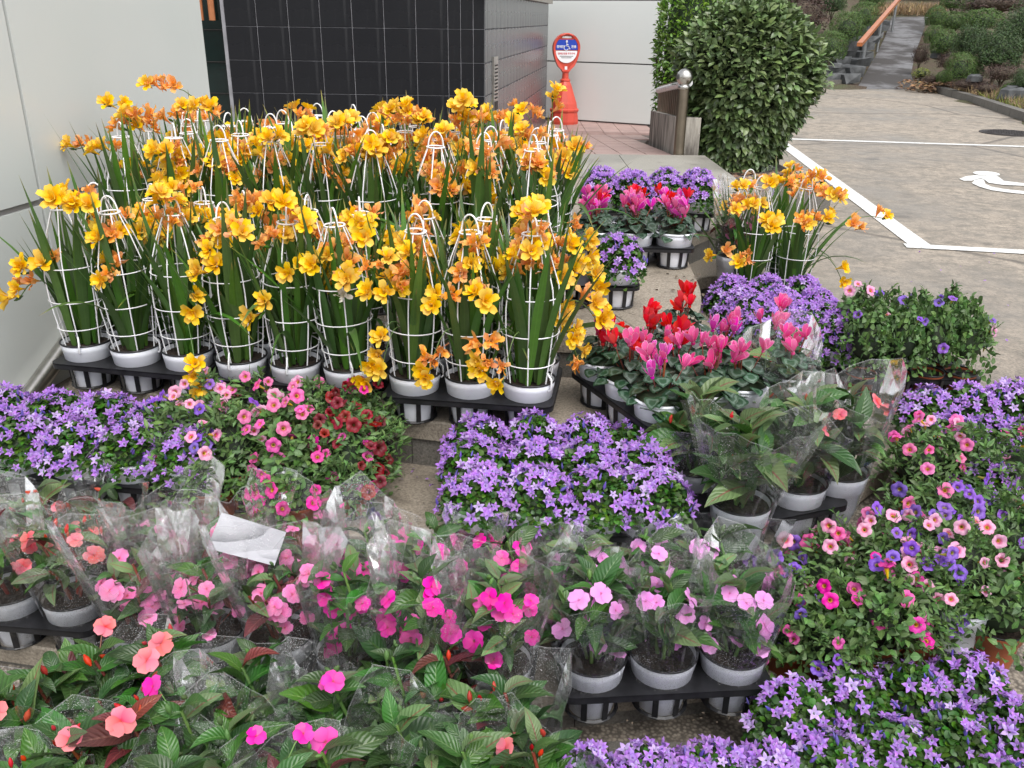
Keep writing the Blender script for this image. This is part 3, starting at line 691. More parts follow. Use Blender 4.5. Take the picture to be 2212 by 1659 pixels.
bush('yellow', 1990, 160, 40, 28, 17.7, 'small yellow green plant beside the foot of the wet path', cat='plant', name='plant')
bush('junip', 2215, 175, 60, 60, 14.2, 'green shrub low at the right edge above the kerb', 1)
bush('brown', 2012, 172, 40, 26, 17.2, 'brown withered plants at the right foot of the wet path')
bush('mound', 2042, 168, 40, 34, 17.0, 'small olive bush between the path foot and the conifer', 1, grp=G2)
bush('brown', 2130, 192, 60, 30, 15.0, 'brown dead plants above the kerb right of the conifer')
bush('mound', 2188, 200, 60, 44, 14.4, 'low green bush above the kerb near the grey boulder', 0, grp=G2)
bush('mound', 2100, 160, 50, 50, 16.8, 'olive bush under the middle juniper', 1, grp=G2)
bush('brown', 1960, -12, 200, 40, 34, 'brown brush along the top of the dry grass')
bush('brown', 2110, -14, 200, 40, 36, 'dark brown brush behind the right bank')
bush('brown', 1800, -25, 240, 50, 34, 'brown brush far behind the stone stairs')

# big round shrub : shade-coloured core + leaves
def big_shrub(name, label, c, prof, zs, matl, nstuff, npart, LS, seed, fy=1.):
    r = random.Random(seed); t = thing(name, label, 'shrub', (c[0], c[1], .5))
    def rad(z, a):  # z 0..1
        k_ = 0
        for (z0, r0_), (z1, r1_) in zip(prof, prof[1:]):
            if z0 <= z <= z1: k_ = r0_+(r1_-r0_)*(z-z0)/(z1-z0)
        return k_*(1+.10*noise.noise(Vector((math.cos(a)*1.6, math.sin(a)*1.6, z*3.5+seed)))*1.6)
    b = MB(); cand = []
    for i in range(nstuff):
        z = r.random()**.9; a = r.uniform(0, 2*PI); k_ = rad(z, a)*(r.uniform(.8, 1.03) if r.random() > .06 else r.uniform(1.03, 1.14))
        ox = prof_off(z) if name == 'laurel_shrub' else 0
        p = Vector((k_*math.cos(a)+ox, k_*math.sin(a)*fy, z*zs)); out = Vector((math.cos(a), math.sin(a), (z-.45)*1.2)).normalized()
        d = (out*.6+Vector((r.gauss(0, .4), r.gauss(0, .4), r.gauss(0, .35)-.35+.6*z))).normalized()
        nn = (Vector((0, 0, .8))+out*.7+Vector((r.gauss(0, .3), r.gauss(0, .3), r.gauss(0, .3)))); s2 = d.cross(nn).normalized(); nn = s2.cross(d)
        M = Matrix(((s2.x, d.x, nn.x, p.x), (s2.y, d.y, nn.y, p.y), (s2.z, d.z, nn.z, p.z), (0, 0, 0, 1)))
        cand.append((p.y+ (0 if k_ > rad(z, a)*.93 else 9), M))
    cand.sort(key=lambda q2: q2[0]); lm = []
    for k_ in range(4):
        bb = MB(); bb.leaf(IDM, LS, LS*.5, oval3, .1, .5, .14, 3); lm.append(bb.mesh('leaf', matl))
    r.shuffle(cand[:0]); front = cand[:nstuff//3]; idx = set(r.sample(range(len(front)), npart)) if npart else set()
    for i, (_, M) in enumerate(cand):
        if i in idx:
            o = part('leaf', lm[i % 4], t); o.matrix_basis = M @ Matrix.Diagonal((1.15, 1.1, 1, 1))
        else:
            s_ = r.uniform(.75, 1.15); b.leaf(M, LS*s_, LS*.5*s_, oval3, .15, .6, .14, 3)
    part('foliage', b.mesh('foliage', matl), t, kind='stuff')
    cb = MB(); n = 10
    cb.grid([[(rad(z, 2*PI*i/14)*.74*math.cos(2*PI*i/14)+(prof_off(z) if name == 'laurel_shrub' else 0), rad(z, 2*PI*i/14)*.74*fy*math.sin(2*PI*i/14), z*zs) for i in range(14)] for z in [.02+.95*j/n for j in range(n+1)]], True)
    part('shade_core', cb.mesh('shade_core', 'leaf_shade'), t, kind='stuff')
    tb = MB()
    for k_ in range(6):
        a = k_*1.05; tb.tube([(.05*math.cos(a), .05*math.sin(a), -.05), (.12*math.cos(a), .12*math.sin(a), .25*zs), (.3*math.cos(a), .3*math.sin(a), .55*zs)], .022, 6, r1=.008)
    part('trunk', tb.mesh('trunk', 'bark'), t)
def prof_off(z): return .02+.10*min(1, z*2) if z < .5 else .12-.06*min(1, (z-.5)*5)
big_shrub('laurel_shrub', 'big clipped evergreen shrub with broad leaves between the railing and the car park', (1.64, 6.92), [(0, .24), (.12, .30), (.3, .38), (.55, .48), (.72, .49), (.85, .40), (.94, .26), (1, .06)], 1.24, 'laurel_leaf', 12500, 295, .068, 5, .85)
big_shrub('boxwood_shrub', 'bright green shrub peeking out left behind the big round shrub', (1.57, 8.6), [(0, .2), (.3, .26), (.6, .31), (.85, .28), (1, .15)], 1.42, 'laurel_fresh', 7000, 0, .045, 9)

# kerbs, path, stairs, handrail
kb = thing('car_park_kerb', 'grey concrete kerb along the right bank of the car park', 'kerb')
KP = [(7.75, 17.2), (7.62, 16.6), (7.3, 14.8), (6.95, 13.3), (6.68, 12.1), (6.2, 10.1), (6.0, 8.4)]
for (xa, ya), (xb, yb) in zip(KP, KP[1:]):
    A, B = Vector((xa, ya, 0)), Vector((xb, yb, 0)); n = int((B-A).length/.9)+1; d = (B-A)
    for i in range(n):
        m_ = A+d*(i+.5)/n; wmesh(kb, lambda b: b.box((m_.x+.06, m_.y, .45), (d.length/n-.01, .13, .16), rz=math.atan2(d.y, d.x)), 'kerb_stone', 'granite_dark')
k2 = thing('stair_kerb', 'wet dark kerb at the foot of the stone stairs', 'kerb')
A, B = at(1745, 182, .5), at(1850, 176, .5)
wmesh(k2, lambda b: b.box(((A+B).x/2, (A+B).y/2+.1, .47), ((B-A).length, .22, .16), rz=math.atan2(B.y-A.y, B.x-A.x)), 'kerb_stone', 'granite_dark')
pth = []
PB = [(1850, 192, 1978, 196, 17.7), (1868, 160, 1968, 160, 19.5), (1893, 118, 1976, 118, 21.8), (1912, 80, 1990, 80, 24.5), (1926, 36, 2005, 36, 28), ]
mb = MB(); rows = []
ZP = [.43, .62, .90, 1.26, 1.74]
for (x0, y0, x1, y1, Y), z in zip(PB, ZP):
    a, b_ = at(x0, y0, z) if abs(y0-52) > 200 else atY(x0, y0, Y), atY(x1, y1, Y); 
    a = atY(x0, y0, Y); rows.append([a.lerp(b_, k_/6) for k_ in range(7)])
for r in range(len(rows)):
    pass
fine = []
for r in range(len(rows)-1):
    for j in range(6): fine.append([rows[r][k_].lerp(rows[r+1][k_], j/6)+Vector((0, 0, .01*noise.noise(rows[r][k_]*3))) for k_ in range(7)])
fine.append(rows[-1]); mb.grid(fine); structure('hill_path', mb, 'wet_asphalt', True)
print('PATH', [tuple(round(c, 2) for c in r[0]) for r in rows])
rk = thing('stone_stairs', 'rough dark rock stairs climbing left of the wet path', 'stairs')
for i, (px, py, wpx, Y) in enumerate([(1812, 160, 90, 18.3), (1822, 144, 84, 18.9), (1835, 125, 78, 19.5), (1845, 110, 74, 20.2), (1855, 92, 66, 21), (1868, 78, 56, 22), (1878, 66, 50, 23), (1890, 52, 44, 24), (1900, 42, 40, 25.2)]):
    for h_ in (-1, 1):
        c = atY(px+h_*wpx*.24, py+4, Y); zc_ = (c-Vector((0, 0, H))).dot(FW); w_ = wpx/F*zc_*.5
        b = MB(); b.box((0, 0, 0), (w_, .5, .17))
        b.v = [tuple(Vector(v_)+Vector((R_.uniform(-.06, .06), R_.uniform(-.05, .05), R_.uniform(-.03, .03)))) for v_ in b.v]
        part('rock', b.mesh('rock', 'rock', False), rk, (c.x, c.y+.2, c.z-.05), (0, 0, .3))
hr = thing('handrail', 'orange brown handrail on grey posts beside the stone stairs', 'handrail')
def post(px, pyb, pyt, Y):
    a = atY(px, pyb, Y); b_ = atY(px+(pyb-pyt)*.14, pyt, Y); b_.x = a.x
    wmesh(hr, lambda b: b.tube([tuple(a-Vector((0, 0, .15))), tuple(b_)], .032, 8), 'post', 'galvanised', True); return b_
e0 = atY(1857, 96, 18.7); e3 = atY(1952, -14, 27)
def rpost(px, pyb, Y):
    a = atY(px, pyb, Y); f = (Y-e0.y)/(e3.y-e0.y); b_ = e0.lerp(e3, f); b_ = V0(b_.x, b_.y, b_.z); wmesh(hr, lambda b: b.tube([(b_.x, b_.y, a.z-.15), tuple(b_)], .032, 8), 'post', 'galvanised', True); return b_
V0 = lambda *a: Vector(a)
p1 = rpost(1880, 143, 19.7); p2 = rpost(1916, 98, 22.2); p3 = rpost(1941, 55, 25.3)
wmesh(hr, lambda b: [b.box((0, 0, 0), (.10, (q2-p).length+.01, .07), M=Matrix.Translation((p+q2)/2) @ (q2-p).to_track_quat('Y', 'Z').to_matrix().to_4x4()) for p, q2 in ((e0, p1), (p1, p2), (p2, p3), (p3, e3))], 'rail', 'rail_wood')
# boulders by the bank, dry grass, litter
for i, (px, py, w_, Y, lb) in enumerate([(2188, 203, 60, 14.0, 'flat grey boulder at the foot of the right bank'), (2105, 170, 34, 15.8, 'grey boulder among dead plants under the juniper'), (2032, 118, 40, 19.2, 'square grey stone between the path bushes'), (1758, 160, 44, 18.2, 'pale grey rock beside the foot of the stone stairs'), (1808, 142, 24, 18.6, 'small pointed rock between the two clipped bushes')]):
    c = atY(px, py, Y); b = MB(); zc_ = Y; s_ = w_/F*Y/2; b.lathe([(.3*s_, -.5*s_), (s_, -.3*s_), (.95*s_, .3*s_), (.5*s_, .5*s_)], 8)
    b.v = [tuple(Vector(v_)*R_.uniform(.85, 1.1)) for v_ in b.v]; o = part('boulder', b.mesh('boulder', 'rock', False), None, tuple(c)); o['label'] = lb; o['category'] = 'boulder'
def blades(n, area, h, mat, name, wd=.012):
    b = MB(); r = random.Random(3)
    for i in range(n):
        p = area(r); a = r.uniform(0, PI); t_ = Vector((math.cos(a), math.sin(a), 0))*wd; tip = p+Vector((r.gauss(0, .4)*h, r.gauss(0, .4)*h, h*r.uniform(.5, 1.1))); b.face([p-t_, p+t_, tip], [(0, .2), (1, .2), (.5, .8)])
    o = part(name, b.mesh(name, mat, False), kind='stuff')
blades(5000, lambda r: (lambda c: Vector((c.x, c.y, c.z)))(atY(r.uniform(1880, 2040), r.uniform(18, 34), r.uniform(28.5, 33))), .22, 'dry_grass', 'dry_grass', .02)
blades(1500, lambda r: Vector((edge_x(r0__ := r.uniform(11, 16.5))+.15+r.random()*.6, r0__, .5)), .16, 'dry_grass', 'dry_grass', .01)
blades(700, lambda r: Vector((edge_x(r0__ := r.uniform(11, 15))+.12+r.random()*.5, r0__, .5)), .14, 'yellow_leaf', 'grass', .01)
def litter(n, area, mat, name, s_=.05):
    b = MB(); r = random.Random(5)
    for i in range(n):
        p = area(r); b.leaf(Matrix.Translation(p) @ rotm(r.uniform(-.5, .5), r.uniform(-.5, .5), r.uniform(0, 6)), s_, s_*.6, ovate, .1, .5, .1, 2)
    part(name, b.mesh(name, mat), kind='stuff')
litter(900, lambda r: atY(r.uniform(1975, 2060), r.uniform(172, 205), 17.3)+Vector((r.uniform(-.3, .6), r.uniform(-.5, .5), r.uniform(-.08, .02))), 'dead_leaf', 'dead_leaves', .1)
litter(260, lambda r: Vector((r.uniform(1.35, 2.1), r.uniform(5.8, 6.6), .565+r.random()*.02)), 'dead_leaf', 'dead_leaves', .06)
litter(24, lambda r: at(r.uniform(1720, 2180), r.uniform(540, 760), .428), 'bell_violet', 'fallen_petals', .016)
litter(60, lambda r: at(r.uniform(1210, 1700), r.uniform(1480, 1560), .205), 'bark', 'soil_crumbs', .008)
litter(18, lambda r: at(r.uniform(850, 960), r.uniform(960, 1060), .41), 'bell_violet', 'fallen_petals', .012)
litter(14, lambda r: at(r.uniform(1330, 1520), r.uniform(590, 640), .70), 'bark', 'plant_crumbs', .02)


# ================================================================ plants
ORD = ['first', 'second', 'third', 'fourth', 'fifth', 'sixth', 'seventh', 'eighth', 'ninth', 'tenth', 'eleventh', 'twelfth']
def xyM(p, d, up=Vector((0, 0, 1)), roll=0.):
    """matrix with local Y along d, local Z near up"""
    d = d.normalized(); s2 = d.cross(up)
    if s2.length < .05: s2 = d.cross(Vector((1, .1, 0)))
    s2.normalize(); n = s2.cross(d); M = Matrix(((s2.x, d.x, n.x, p.x), (s2.y, d.y, n.y, p.y), (s2.z, d.z, n.z, p.z), (0, 0, 0, 1)))
    return M @ rotm(0, roll, 0) if roll else M
def face_dir(d): return d.to_track_quat('Z', 'Y').to_euler()
# pots
def pot_mesh(rb, rt, h, mat, rim, deck=.64):
    b = MB(); hd = h*deck
    b.lathe([(rb, 0), (rb*1.02, .004), (rb+(rt-rb)*.28, hd*.35), (rb+(rt-rb)*.30, hd*.37), (rb+(rt-rb)*.42, hd*.95), (rb+(rt-rb)*.72, hd), (rb+(rt-rb)*.86, hd+(h-hd)*.55), (rb+(rt-rb)*.9, hd+(h-hd)*.58), (rt, h), (rt*.965, h), (rt*.93, h-.02)], 28, capt=False)
    me = b.mesh('pot', mat); b = MB()
    b.ring((0, 0, h), rt*.995, .0028 if rim != 'white_plastic' else .0045, 28, 6); rm = b.mesh('rim', rim)
    b = MB(); n = 14; rows = [[(r_*math.cos(2*PI*i/n), r_*math.sin(2*PI*i/n), h-.014+(R_.uniform(-.004, .005) if r_ < rt*.9 else 0)) for i in range(n)] for r_ in (.004, rt*.35, rt*.65, rt*.95)]
    b.grid(rows, True); return me, rm, b.mesh('soil', 'potting_soil')
POT = {'tall': pot_mesh(.048, .073, .138, 'white_plastic', 'black_plastic'), 'white': pot_mesh(.05, .074, .135, 'white_plastic', 'white_plastic'), 'terra': pot_mesh(.036, .052, .095, 'terracotta_plastic', 'black_plastic', .72), 'terra_big': pot_mesh(.048, .066, .11, 'terracotta_plastic', 'black_plastic', .72), 'big': pot_mesh(.062, .093, .15, 'white_plastic', 'white_plastic')}
PH = {'tall': .138, 'white': .135, 'terra': .095, 'terra_big': .11, 'big': .15}; PR = {'tall': .073, 'white': .074, 'terra': .052, 'terra_big': .066, 'big': .093}
def pot(t, kind):
    p0 = part('pot', POT[kind][0], t, (0, 0, 0), (0, 0, R_.uniform(0, 6)))
    for nm, me in zip(('rim', 'soil'), POT[kind][1:]): part(nm, me, p0)
# trays
TM = {}
def tray(x, y, z, ang, nx, ny, pitch, label, h=.086, rb=.052, x0=0, y0=0, tilt=(0, 0), mx=0.):
    """x, y: centre of the front left pot; returns pot positions [row][col]"""
    a = math.radians(ang); ca, sa_ = math.cos(a), math.sin(a)
    c = Vector((x, y, z)); ux = Vector((ca, sa_, 0)); uy = Vector((-sa_, ca, 0))
    t = thing('plant_tray', label, 'tray', tuple(c+ux*(nx-1)*pitch/2+uy*(ny-1)*pitch/2), a, 'black plastic pot trays')
    if tilt != (0, 0): t.rotation_euler = (tilt[0], tilt[1], a)
    w_, d_ = nx*pitch*.985+mx, ny*pitch*.985+mx; key = (nx, ny, pitch, h)
    if key not in TM:
        b = MB(); r = .028; pl = []
        for cx_, cy_, a_ in ((w_/2-r, d_/2-r, 0), (-w_/2+r, d_/2-r, 90), (-w_/2+r, -d_/2+r, 180), (w_/2-r, -d_/2+r, 270)):
            for k_ in range(6): q2 = math.radians(a_+18*k_); pl.append((cx_+r*math.cos(q2), cy_+r*math.sin(q2)))
        b.prism(pl, h-.004, h+.001); inner = [(p*.985, q2*.985) for p, q2 in pl]
        for k_ in range(len(pl)):
            k2_ = (k_+1) % len(pl); b.face([pl[k_]+(h-.016,), pl[k2_]+(h-.016,), pl[k2_]+(h+.001,), pl[k_]+(h+.001,)]); b.face([inner[k_]+(h-.016,), pl[k_]+(h-.016,), pl[k2_]+(h-.016,), inner[k2_]+(h-.016,)]) 
        dk = b.mesh('deck', 'black_plastic', False); b = MB()
        R1 = rb+.006
        b.ring((0, 0, .004), R1, .0045, 20, 4)
        for k_ in range(8):
            q2 = PI/8+k_*PI/4; b.box((0, 0, 0), (.013, .003, h), M=Matrix.Rotation(q2, 4, 'Z') @ Matrix.Translation((0, R1+.003, h/2)) @ rotm(-.07, 0, 0))
        TM[key] = (dk, b.mesh('pocket', 'black_plastic', False))
    dk, pk_ = TM[key]; part('deck', dk, t); out = []
    for j in range(ny):
        row = []
        for i in range(nx):
            lx, ly = (i-(nx-1)/2)*pitch, (j-(ny-1)/2)*pitch; part('pocket', pk_, t, (lx, ly, 0))
            lz = 0
            if tilt != (0, 0): v_ = Euler((tilt[0], tilt[1], 0)).to_matrix() @ Vector((lx, ly, 0)); lz = v_.z
            row.append(c+ux*i*pitch+uy*j*pitch+Vector((0, 0, .001+lz)))
        out.append(row)
    return out
# ---- cage
def cage_meshes():
    prof = [(.060, -.012), (.068, .045), (.074, .095), (.079, .15), (.080, .205), (.074, .26), (.052, .33), (.026, .395)]
    b = MB(); n = 7
    for k_ in range(n):
        a = 2*PI*k_/n; b.tube([(r*math.cos(a), r*math.sin(a), z) for r, z in prof], .0020, 5)
    for z in (.05, .135, .235): 
        for (r_a, za), (r_b, zb) in zip(prof, prof[1:]):
            if za <= z <= zb: r = r_a+(r_b-r_a)*(z-za)/(zb-za)
        b.ring((0, 0, z), r+.001, .0018, 28, 5)
        if z == .135:
            for k_ in (1, 4): a = 2*PI*k_/n; b.lathe([(.006, -.002), (.006, .002)], 8); m0 = Matrix.Translation(((r+.003)*math.cos(a), (r+.003)*math.sin(a), z)) @ Euler((0, PI/2, a)).to_matrix().to_4x4(); b.v[-16:] = [tuple(m0 @ Vector(v_)) for v_ in b.v[-16:]] if False else b.v[-16:]
    # side clip
    b.tube([(.064, 0, .03), (.078, .004, .012), (.080, 0, -.014), (.073, 0, -.020)], .0028, 5)
    me = b.mesh('cage', 'cage_white'); b = MB(); b.ring((0, 0, .395), .0275, .0026, 20, 5)
    b.tube([(0.024*math.cos(a), 0, .395+.046*math.sin(a)) for a in [PI*i/12 for i in range(13)]], .0026, 5); return me, b.mesh('cage_handle', 'cage_white')
CAGE, HANDLE = cage_meshes()
# ---- freesia pieces
SW = []
for i in range(9):
    b = MB(); L = R_.uniform(.32, .50); b.leaf(IDM, L, R_.uniform(.019, .03), sword, 1.52, R_.uniform(.05, .75) if i < 6 else R_.uniform(1.6, 2.4), .22, 8, tw=R_.uniform(-1.2, 1.2)); SW.append(b.mesh('leaf', 'sword_leaf'))
def blossom(mat, wither=0., seed=0, pet=6):
    r = random.Random(seed); b = MB(); n = 8
    z0 = .0; fl = .022
    rows = [[(rr_*math.cos(2*PI*i/n), rr_*math.sin(2*PI*i/n), z) for i in range(n)] for rr_, z in ((.0015, -.026), (.003, -.014), (.0075, 0))]
    b.grid(rows, True, uv=True)
    for lay, (np_, L, W, a0, dr, zz, rr_) in enumerate(((pet, .029, .020, .95, .75, 0, .006), (pet-1, .020, .016, 1.25, .4, .003, .003))):
        for k_ in range(np_):
            a = 2*PI*(k_+.5*lay)/np_+r.uniform(-.12, .12)
            st_ = a0+wither*r.uniform(.0, .5); dd = dr*(1-wither)+wither*r.uniform(-.8, 1.4)
            M = Matrix.Rotation(a, 4, 'Z') @ Matrix.Translation((0, rr_, zz)) @ rotm(0, r.uniform(-.3, .3)*(1+3*wither), 0)
            b.leaf(M, L*r.uniform(.85, 1.1)*(1-.1*wither), W*(1-.45*wither)*r.uniform(.85, 1.1), petal, st_, dd, .25*(1-2*wither)+r.uniform(-.1, .1), 4, wav=.25+1.2*wither)
    for k_ in range(2): b.tube([(0, 0, 0), (.003*math.cos(k_*3), .003*math.sin(k_*3), .016)], .0008, 3)
    return b.mesh('blossom', mat)
FY = [blossom('freesia_yellow', 0, i) for i in range(4)]; FO = [blossom('freesia_orange', .75, 10+i) for i in range(4)]; FM = [blossom('freesia_orange', .3, 20+i) for i in range(2)]; FWh = [blossom('freesia_white', .6, 30+i) for i in range(2)]
b = MB(); b.lathe([(.001, -.012), (.004, -.006), (.0045, .006), (.001, .014)], 6); BUD = b.mesh('bud', 'bell_leaf')
def bez(a, b_, c, n=8): return [a*(1-t)**2+b_*2*t*(1-t)+c*t*t for t in [i/n for i in range(n+1)]]
def stem_cluster(t, base, tgt, nb, orange, seed, mid=None, face=None, white=False):
    r = random.Random(seed); hz = max(base.z+.12, tgt.z+.06); mid = mid or Vector(((base.x*.7+tgt.x*.3), (base.y*.7+tgt.y*.3), hz))
    pts = bez(base, mid, tgt, 8); b = MB(); b.tube([tuple(p) for p in pts], .0022, 4, r1=.0014); part('stem', b.mesh('stem', 'stem_green'), t)
    d = (pts[-1]-pts[-3]).normalized(); side = d.cross(Vector((0, 0, 1)))
    if side.length < .1: side = Vector((1, 0, 0))
    side.normalize(); upd = side.cross(d)
    if upd.z < 0: upd = -upd
    for k_ in range(nb):
        f = k_/max(1, nb-1); p = tgt-d*(.018*nb*(1-f)*.9)+Vector((r.gauss(0, .006), r.gauss(0, .006), r.gauss(0, .006)))
        fd = (upd*.8+side*(.75 if k_ % 2 else -.75)*r.uniform(.5, 1.1)+d*f*.9+(face or Vector((0, -.5, .15)))*.8+Vector((r.gauss(0, .2), r.gauss(0, .2), r.gauss(0, .2)))).normalized()
        isor = r.random() < orange*(1.5-f)
        me = r.choice(FWh) if white else (r.choice(FO) if isor and r.random() < .75 else (r.choice(FM) if isor else r.choice(FY)))
        s_ = r.uniform(.85, 1.22); o = part('blossom', me, t, tuple(p+fd*.026*s_), face_dir(fd), s_)
        o.rotation_euler.rotate_axis('Z', r.uniform(0, 6))
    for k_ in range(2):
        p = tgt+d*(.006+.008*k_); part('bud', BUD, t, tuple(p), face_dir((d+upd*.5).normalized()), r.uniform(.6, 1))
def freesia(p, label, group, seed, targets=(), nstem=3, ncl=5, orange=.5, cs=1., hscale=1., nleaf=30, spread=1.):
    r = random.Random(seed); t = thing('freesia_plant', label, 'potted plant', tuple(p), 0, group); t.rotation_euler = (r.uniform(-.02, .02), r.uniform(-.02, .02), 0)
    pot(t, 'tall'); h = .138; ra = r.uniform(0, 6.3)
    cg = part('cage', CAGE, t, (0, 0, h), (r.uniform(-.03, .03), r.uniform(-.03, .03), ra), (1, 1, hscale)); part('cage_handle', HANDLE, cg, (0, 0, 0), (0, 0, r.uniform(-.5, .5)))
    for k_ in range(nleaf):
        a = 2*PI*k_/nleaf+r.uniform(-.3, .3); q2 = r.uniform(.008, .042); lean = r.uniform(.0, .14) if k_ % 7 else r.uniform(.15, .35)
        o = part('leaf', r.choice(SW[:6] if k_ % 8 else SW), t, (q2*math.cos(a), q2*math.sin(a), h-.01), (-lean, 0, a-PI/2+r.uniform(-.8, .8)), (r.uniform(.8, 1.25), 1, r.uniform(.8, 1.12)) if False else r.uniform(.78, 1.12))
    for k_ in range(nstem):
        a = r.uniform(0, 2*PI) if k_ else r.uniform(-2.6, -.5); q2 = r.uniform(.02, .11)*spread; z = h+r.choice((r.uniform(.32, .44), r.uniform(.24, .36), r.uniform(.20, .34)))*hscale
        stem_cluster(t, Vector((.01*math.cos(a), .01*math.sin(a), h)), Vector((q2*math.cos(a), q2*math.sin(a), z)), r.choice((ncl-1, ncl, ncl+1)), orange, seed*31+k_)
    for k_, (tp, nb, og) in enumerate(targets):
        stem_cluster(t, Vector((0, 0, h)), tp-Vector(p), nb, og, seed*57+k_, mid=Vector(((tp.x-p[0])*.45, (tp.y-p[1])*.45, max(.42, tp.z-p[2]+.05))), face=Vector((0, -1, .1)), white=og < 0)
    return t

# ---- bellflower
def bell(mat, open_=1., seed=0):
    r = random.Random(seed); b = MB(); n = 5
    for k_ in range(n):
        a = 2*PI*k_/n; M = Matrix.Rotation(a, 4, 'Z') @ Matrix.Translation((0, .0022, 0))
        b.leaf(M, .0185, .0105, lambda t: [.55, 1., .72, .05][int(round(t*3))], 1.15, .45+1.1*open_, -.15, 3)
    b.tube([(0, 0, 0), (0, 0, .009)], .0008, 3); return b.mesh('blossom', mat)
BELLS = [bell('bell_violet', .85, 1), bell('bell_violet', 1.1, 2), bell('bell_violet', .45, 3), bell('bell_pale', 1., 4)]
b = MB(); b.lathe([(.001, -.004), (.0035, .002), (.0008, .013)], 5); BBUD = b.mesh('bud', 'bell_bud')
def roundleaf(t): return [.3, 1., .95, .35][int(round(t*3))]
def dome_foliage(seed, R, hh, n, L, W, prof, mat, seg=2, below=.35, upw=.8, stems=0, shag=.0):
    r = random.Random(seed); b = MB()
    for i in range(n):
        u_ = r.random()**.6; a = r.uniform(0, 2*PI); q2 = R*u_*(1+shag*noise.noise(Vector((math.cos(a)*2, math.sin(a)*2, seed)))); dep = r.random()**2.2*below
        z = hh*(1-u_**2.6)*(1+shag*noise.noise(Vector((q2*math.cos(a)*18, q2*math.sin(a)*18, seed))))-dep*hh-.25*hh*u_*r.random()
        p = Vector((q2*math.cos(a), q2*math.sin(a), z)); out = Vector((math.cos(a)*u_, math.sin(a)*u_, 0))
        d = (out*.8+Vector((r.gauss(0, .6), r.gauss(0, .6), r.gauss(0, .35)+.25))).normalized(); up = (Vector((0, 0, upw))+out*.7+Vector((r.gauss(0, .35), r.gauss(0, .35), 0))).normalized()
        b.leaf(xyM(p, d, up), L*r.uniform(.6, 1.25), W*r.uniform(.7, 1.2), prof, r.uniform(-.1, .5), r.uniform(.2, 1.1), .12, seg)
    return b
def core_dome(b, R, hh):
    b.grid([[(R*k_*math.cos(2*PI*i/16), R*k_*math.sin(2*PI*i/16), z*hh) for i in range(16)] for k_, z in ((.55, -.5), (.78, .0), (.7, .45), (.4, .72), (.02, .8))], True)
BF = [dome_foliage(40+i, .082, .075, 1100, .014, .013, lambda t: [.45, 1., .4][int(round(t*2))], 'bell_leaf', 2, .5).mesh('foliage', 'bell_leaf') for i in range(4)]
b = MB(); core_dome(b, .078, .07); BCORE = b.mesh('shade_core', 'leaf_shade')
def bellflower(p, label, group, seed, kind='white', cover=.7, s=1., n=85, hs=1., pale=.12, droop=0.):
    r = random.Random(seed); t = thing('bellflower_plant', label, 'potted plant', tuple(p), 0, group)
    pot(t, kind); h = PH[kind]; rr_ = s
    part('foliage', r.choice(BF), t, (0, 0, h+.0), (0, 0, r.uniform(0, 6)), (rr_, rr_, hs)); part('shade_core', BCORE, t, (0, 0, h), (0, 0, 0), (rr_, rr_, hs))
    off = Vector((seed*1.7, seed*.9, 0)); k_ = 0; tries = 0
    while k_ < n*cover*1.2 and tries < 1100:
        tries += 1; u_ = math.sqrt(r.random()); a = r.uniform(0, 2*PI); x, y = .092*rr_*u_*math.cos(a), .092*rr_*u_*math.sin(a)
        nv = noise.noise(Vector((x+p[0], y+p[1], 0))*17)
        if nv < .28-.75*cover and r.random() > .12: continue
        z = .078*hs*(1-u_**2.6)+r.uniform(-.004, .014)+(-.03*u_**4*r.random())
        fd = Vector((math.cos(a)*u_*.9+r.gauss(0, .28), math.sin(a)*u_*.9+r.gauss(0, .28)-.25, .85)).normalized()
        me = BELLS[3] if r.random() < pale else r.choice(BELLS[:3]); o = part('blossom', me, t, (x, y, h+z), face_dir(fd), r.uniform(.6, 1.0)); o.rotation_euler.rotate_axis('Z', r.uniform(0, 6)); k_ += 1
    for _ in range(14):
        u_ = math.sqrt(r.random()); a = r.uniform(0, 2*PI); part('bud', BBUD, t, (.09*rr_*u_*math.cos(a), .09*rr_*u_*math.sin(a), h+.075*hs*(1-u_**2.6)+.006), (r.gauss(0, .4), r.gauss(0, .4), 0), r.uniform(.8, 1.3))

# ---- petunia (small flowered)
def trumpet(mat, seed=0, wilt=0.):
    r = random.Random(seed); b = MB(); n = 10
    prof = ((.0012, -.02), (.0025, -.012), (.004, -.002))
    b.grid([[(q2*math.cos(2*PI*i/n), q2*math.sin(2*PI*i/n), z) for i in range(n)] for q2, z in prof], True)
    b.uv = [(u_, 0.0) for u_, v_ in b.uv]; k0 = len(b.v); rows = []
    m_ = 20
    for j, (q2, z, vv) in enumerate(((.003, -.003, .0), (.0062, .0008, .22), (.0112, .0026, .6), (.0165, .001, 1.))):
        row = []
        for i in range(m_):
            a = 2*PI*i/m_; lob = 1-(.16*abs(math.cos(2.5*a))**.5 if False else .15*(1-abs(math.sin(2.5*a)))**1.5)*(j/3)
            wv = .0016*math.sin(5*a)*(j/3)+r.uniform(-.0012, .0012)*(1+3*wilt)*(j/3)
            row.append((q2*lob*(1-.3*wilt)*math.cos(a), q2*lob*(1-.3*wilt)*math.sin(a), z+wv+wilt*.006*(j/3)))
        rows.append(row)
    b.grid(rows, True); return b.mesh('blossom', mat)
TR = {c: [trumpet('petunia_'+c, i, (0, .15, .6)[i]) for i in range(3)] for c in ('magenta', 'pink', 'palepink', 'violet', 'darkred')}
PF = [dome_foliage(60+i, .115, .13, 750, .029, .0095, lance, 'petunia_leaf', 3, .45, .6, shag=.5).mesh('foliage', 'petunia_leaf') for i in range(4)]
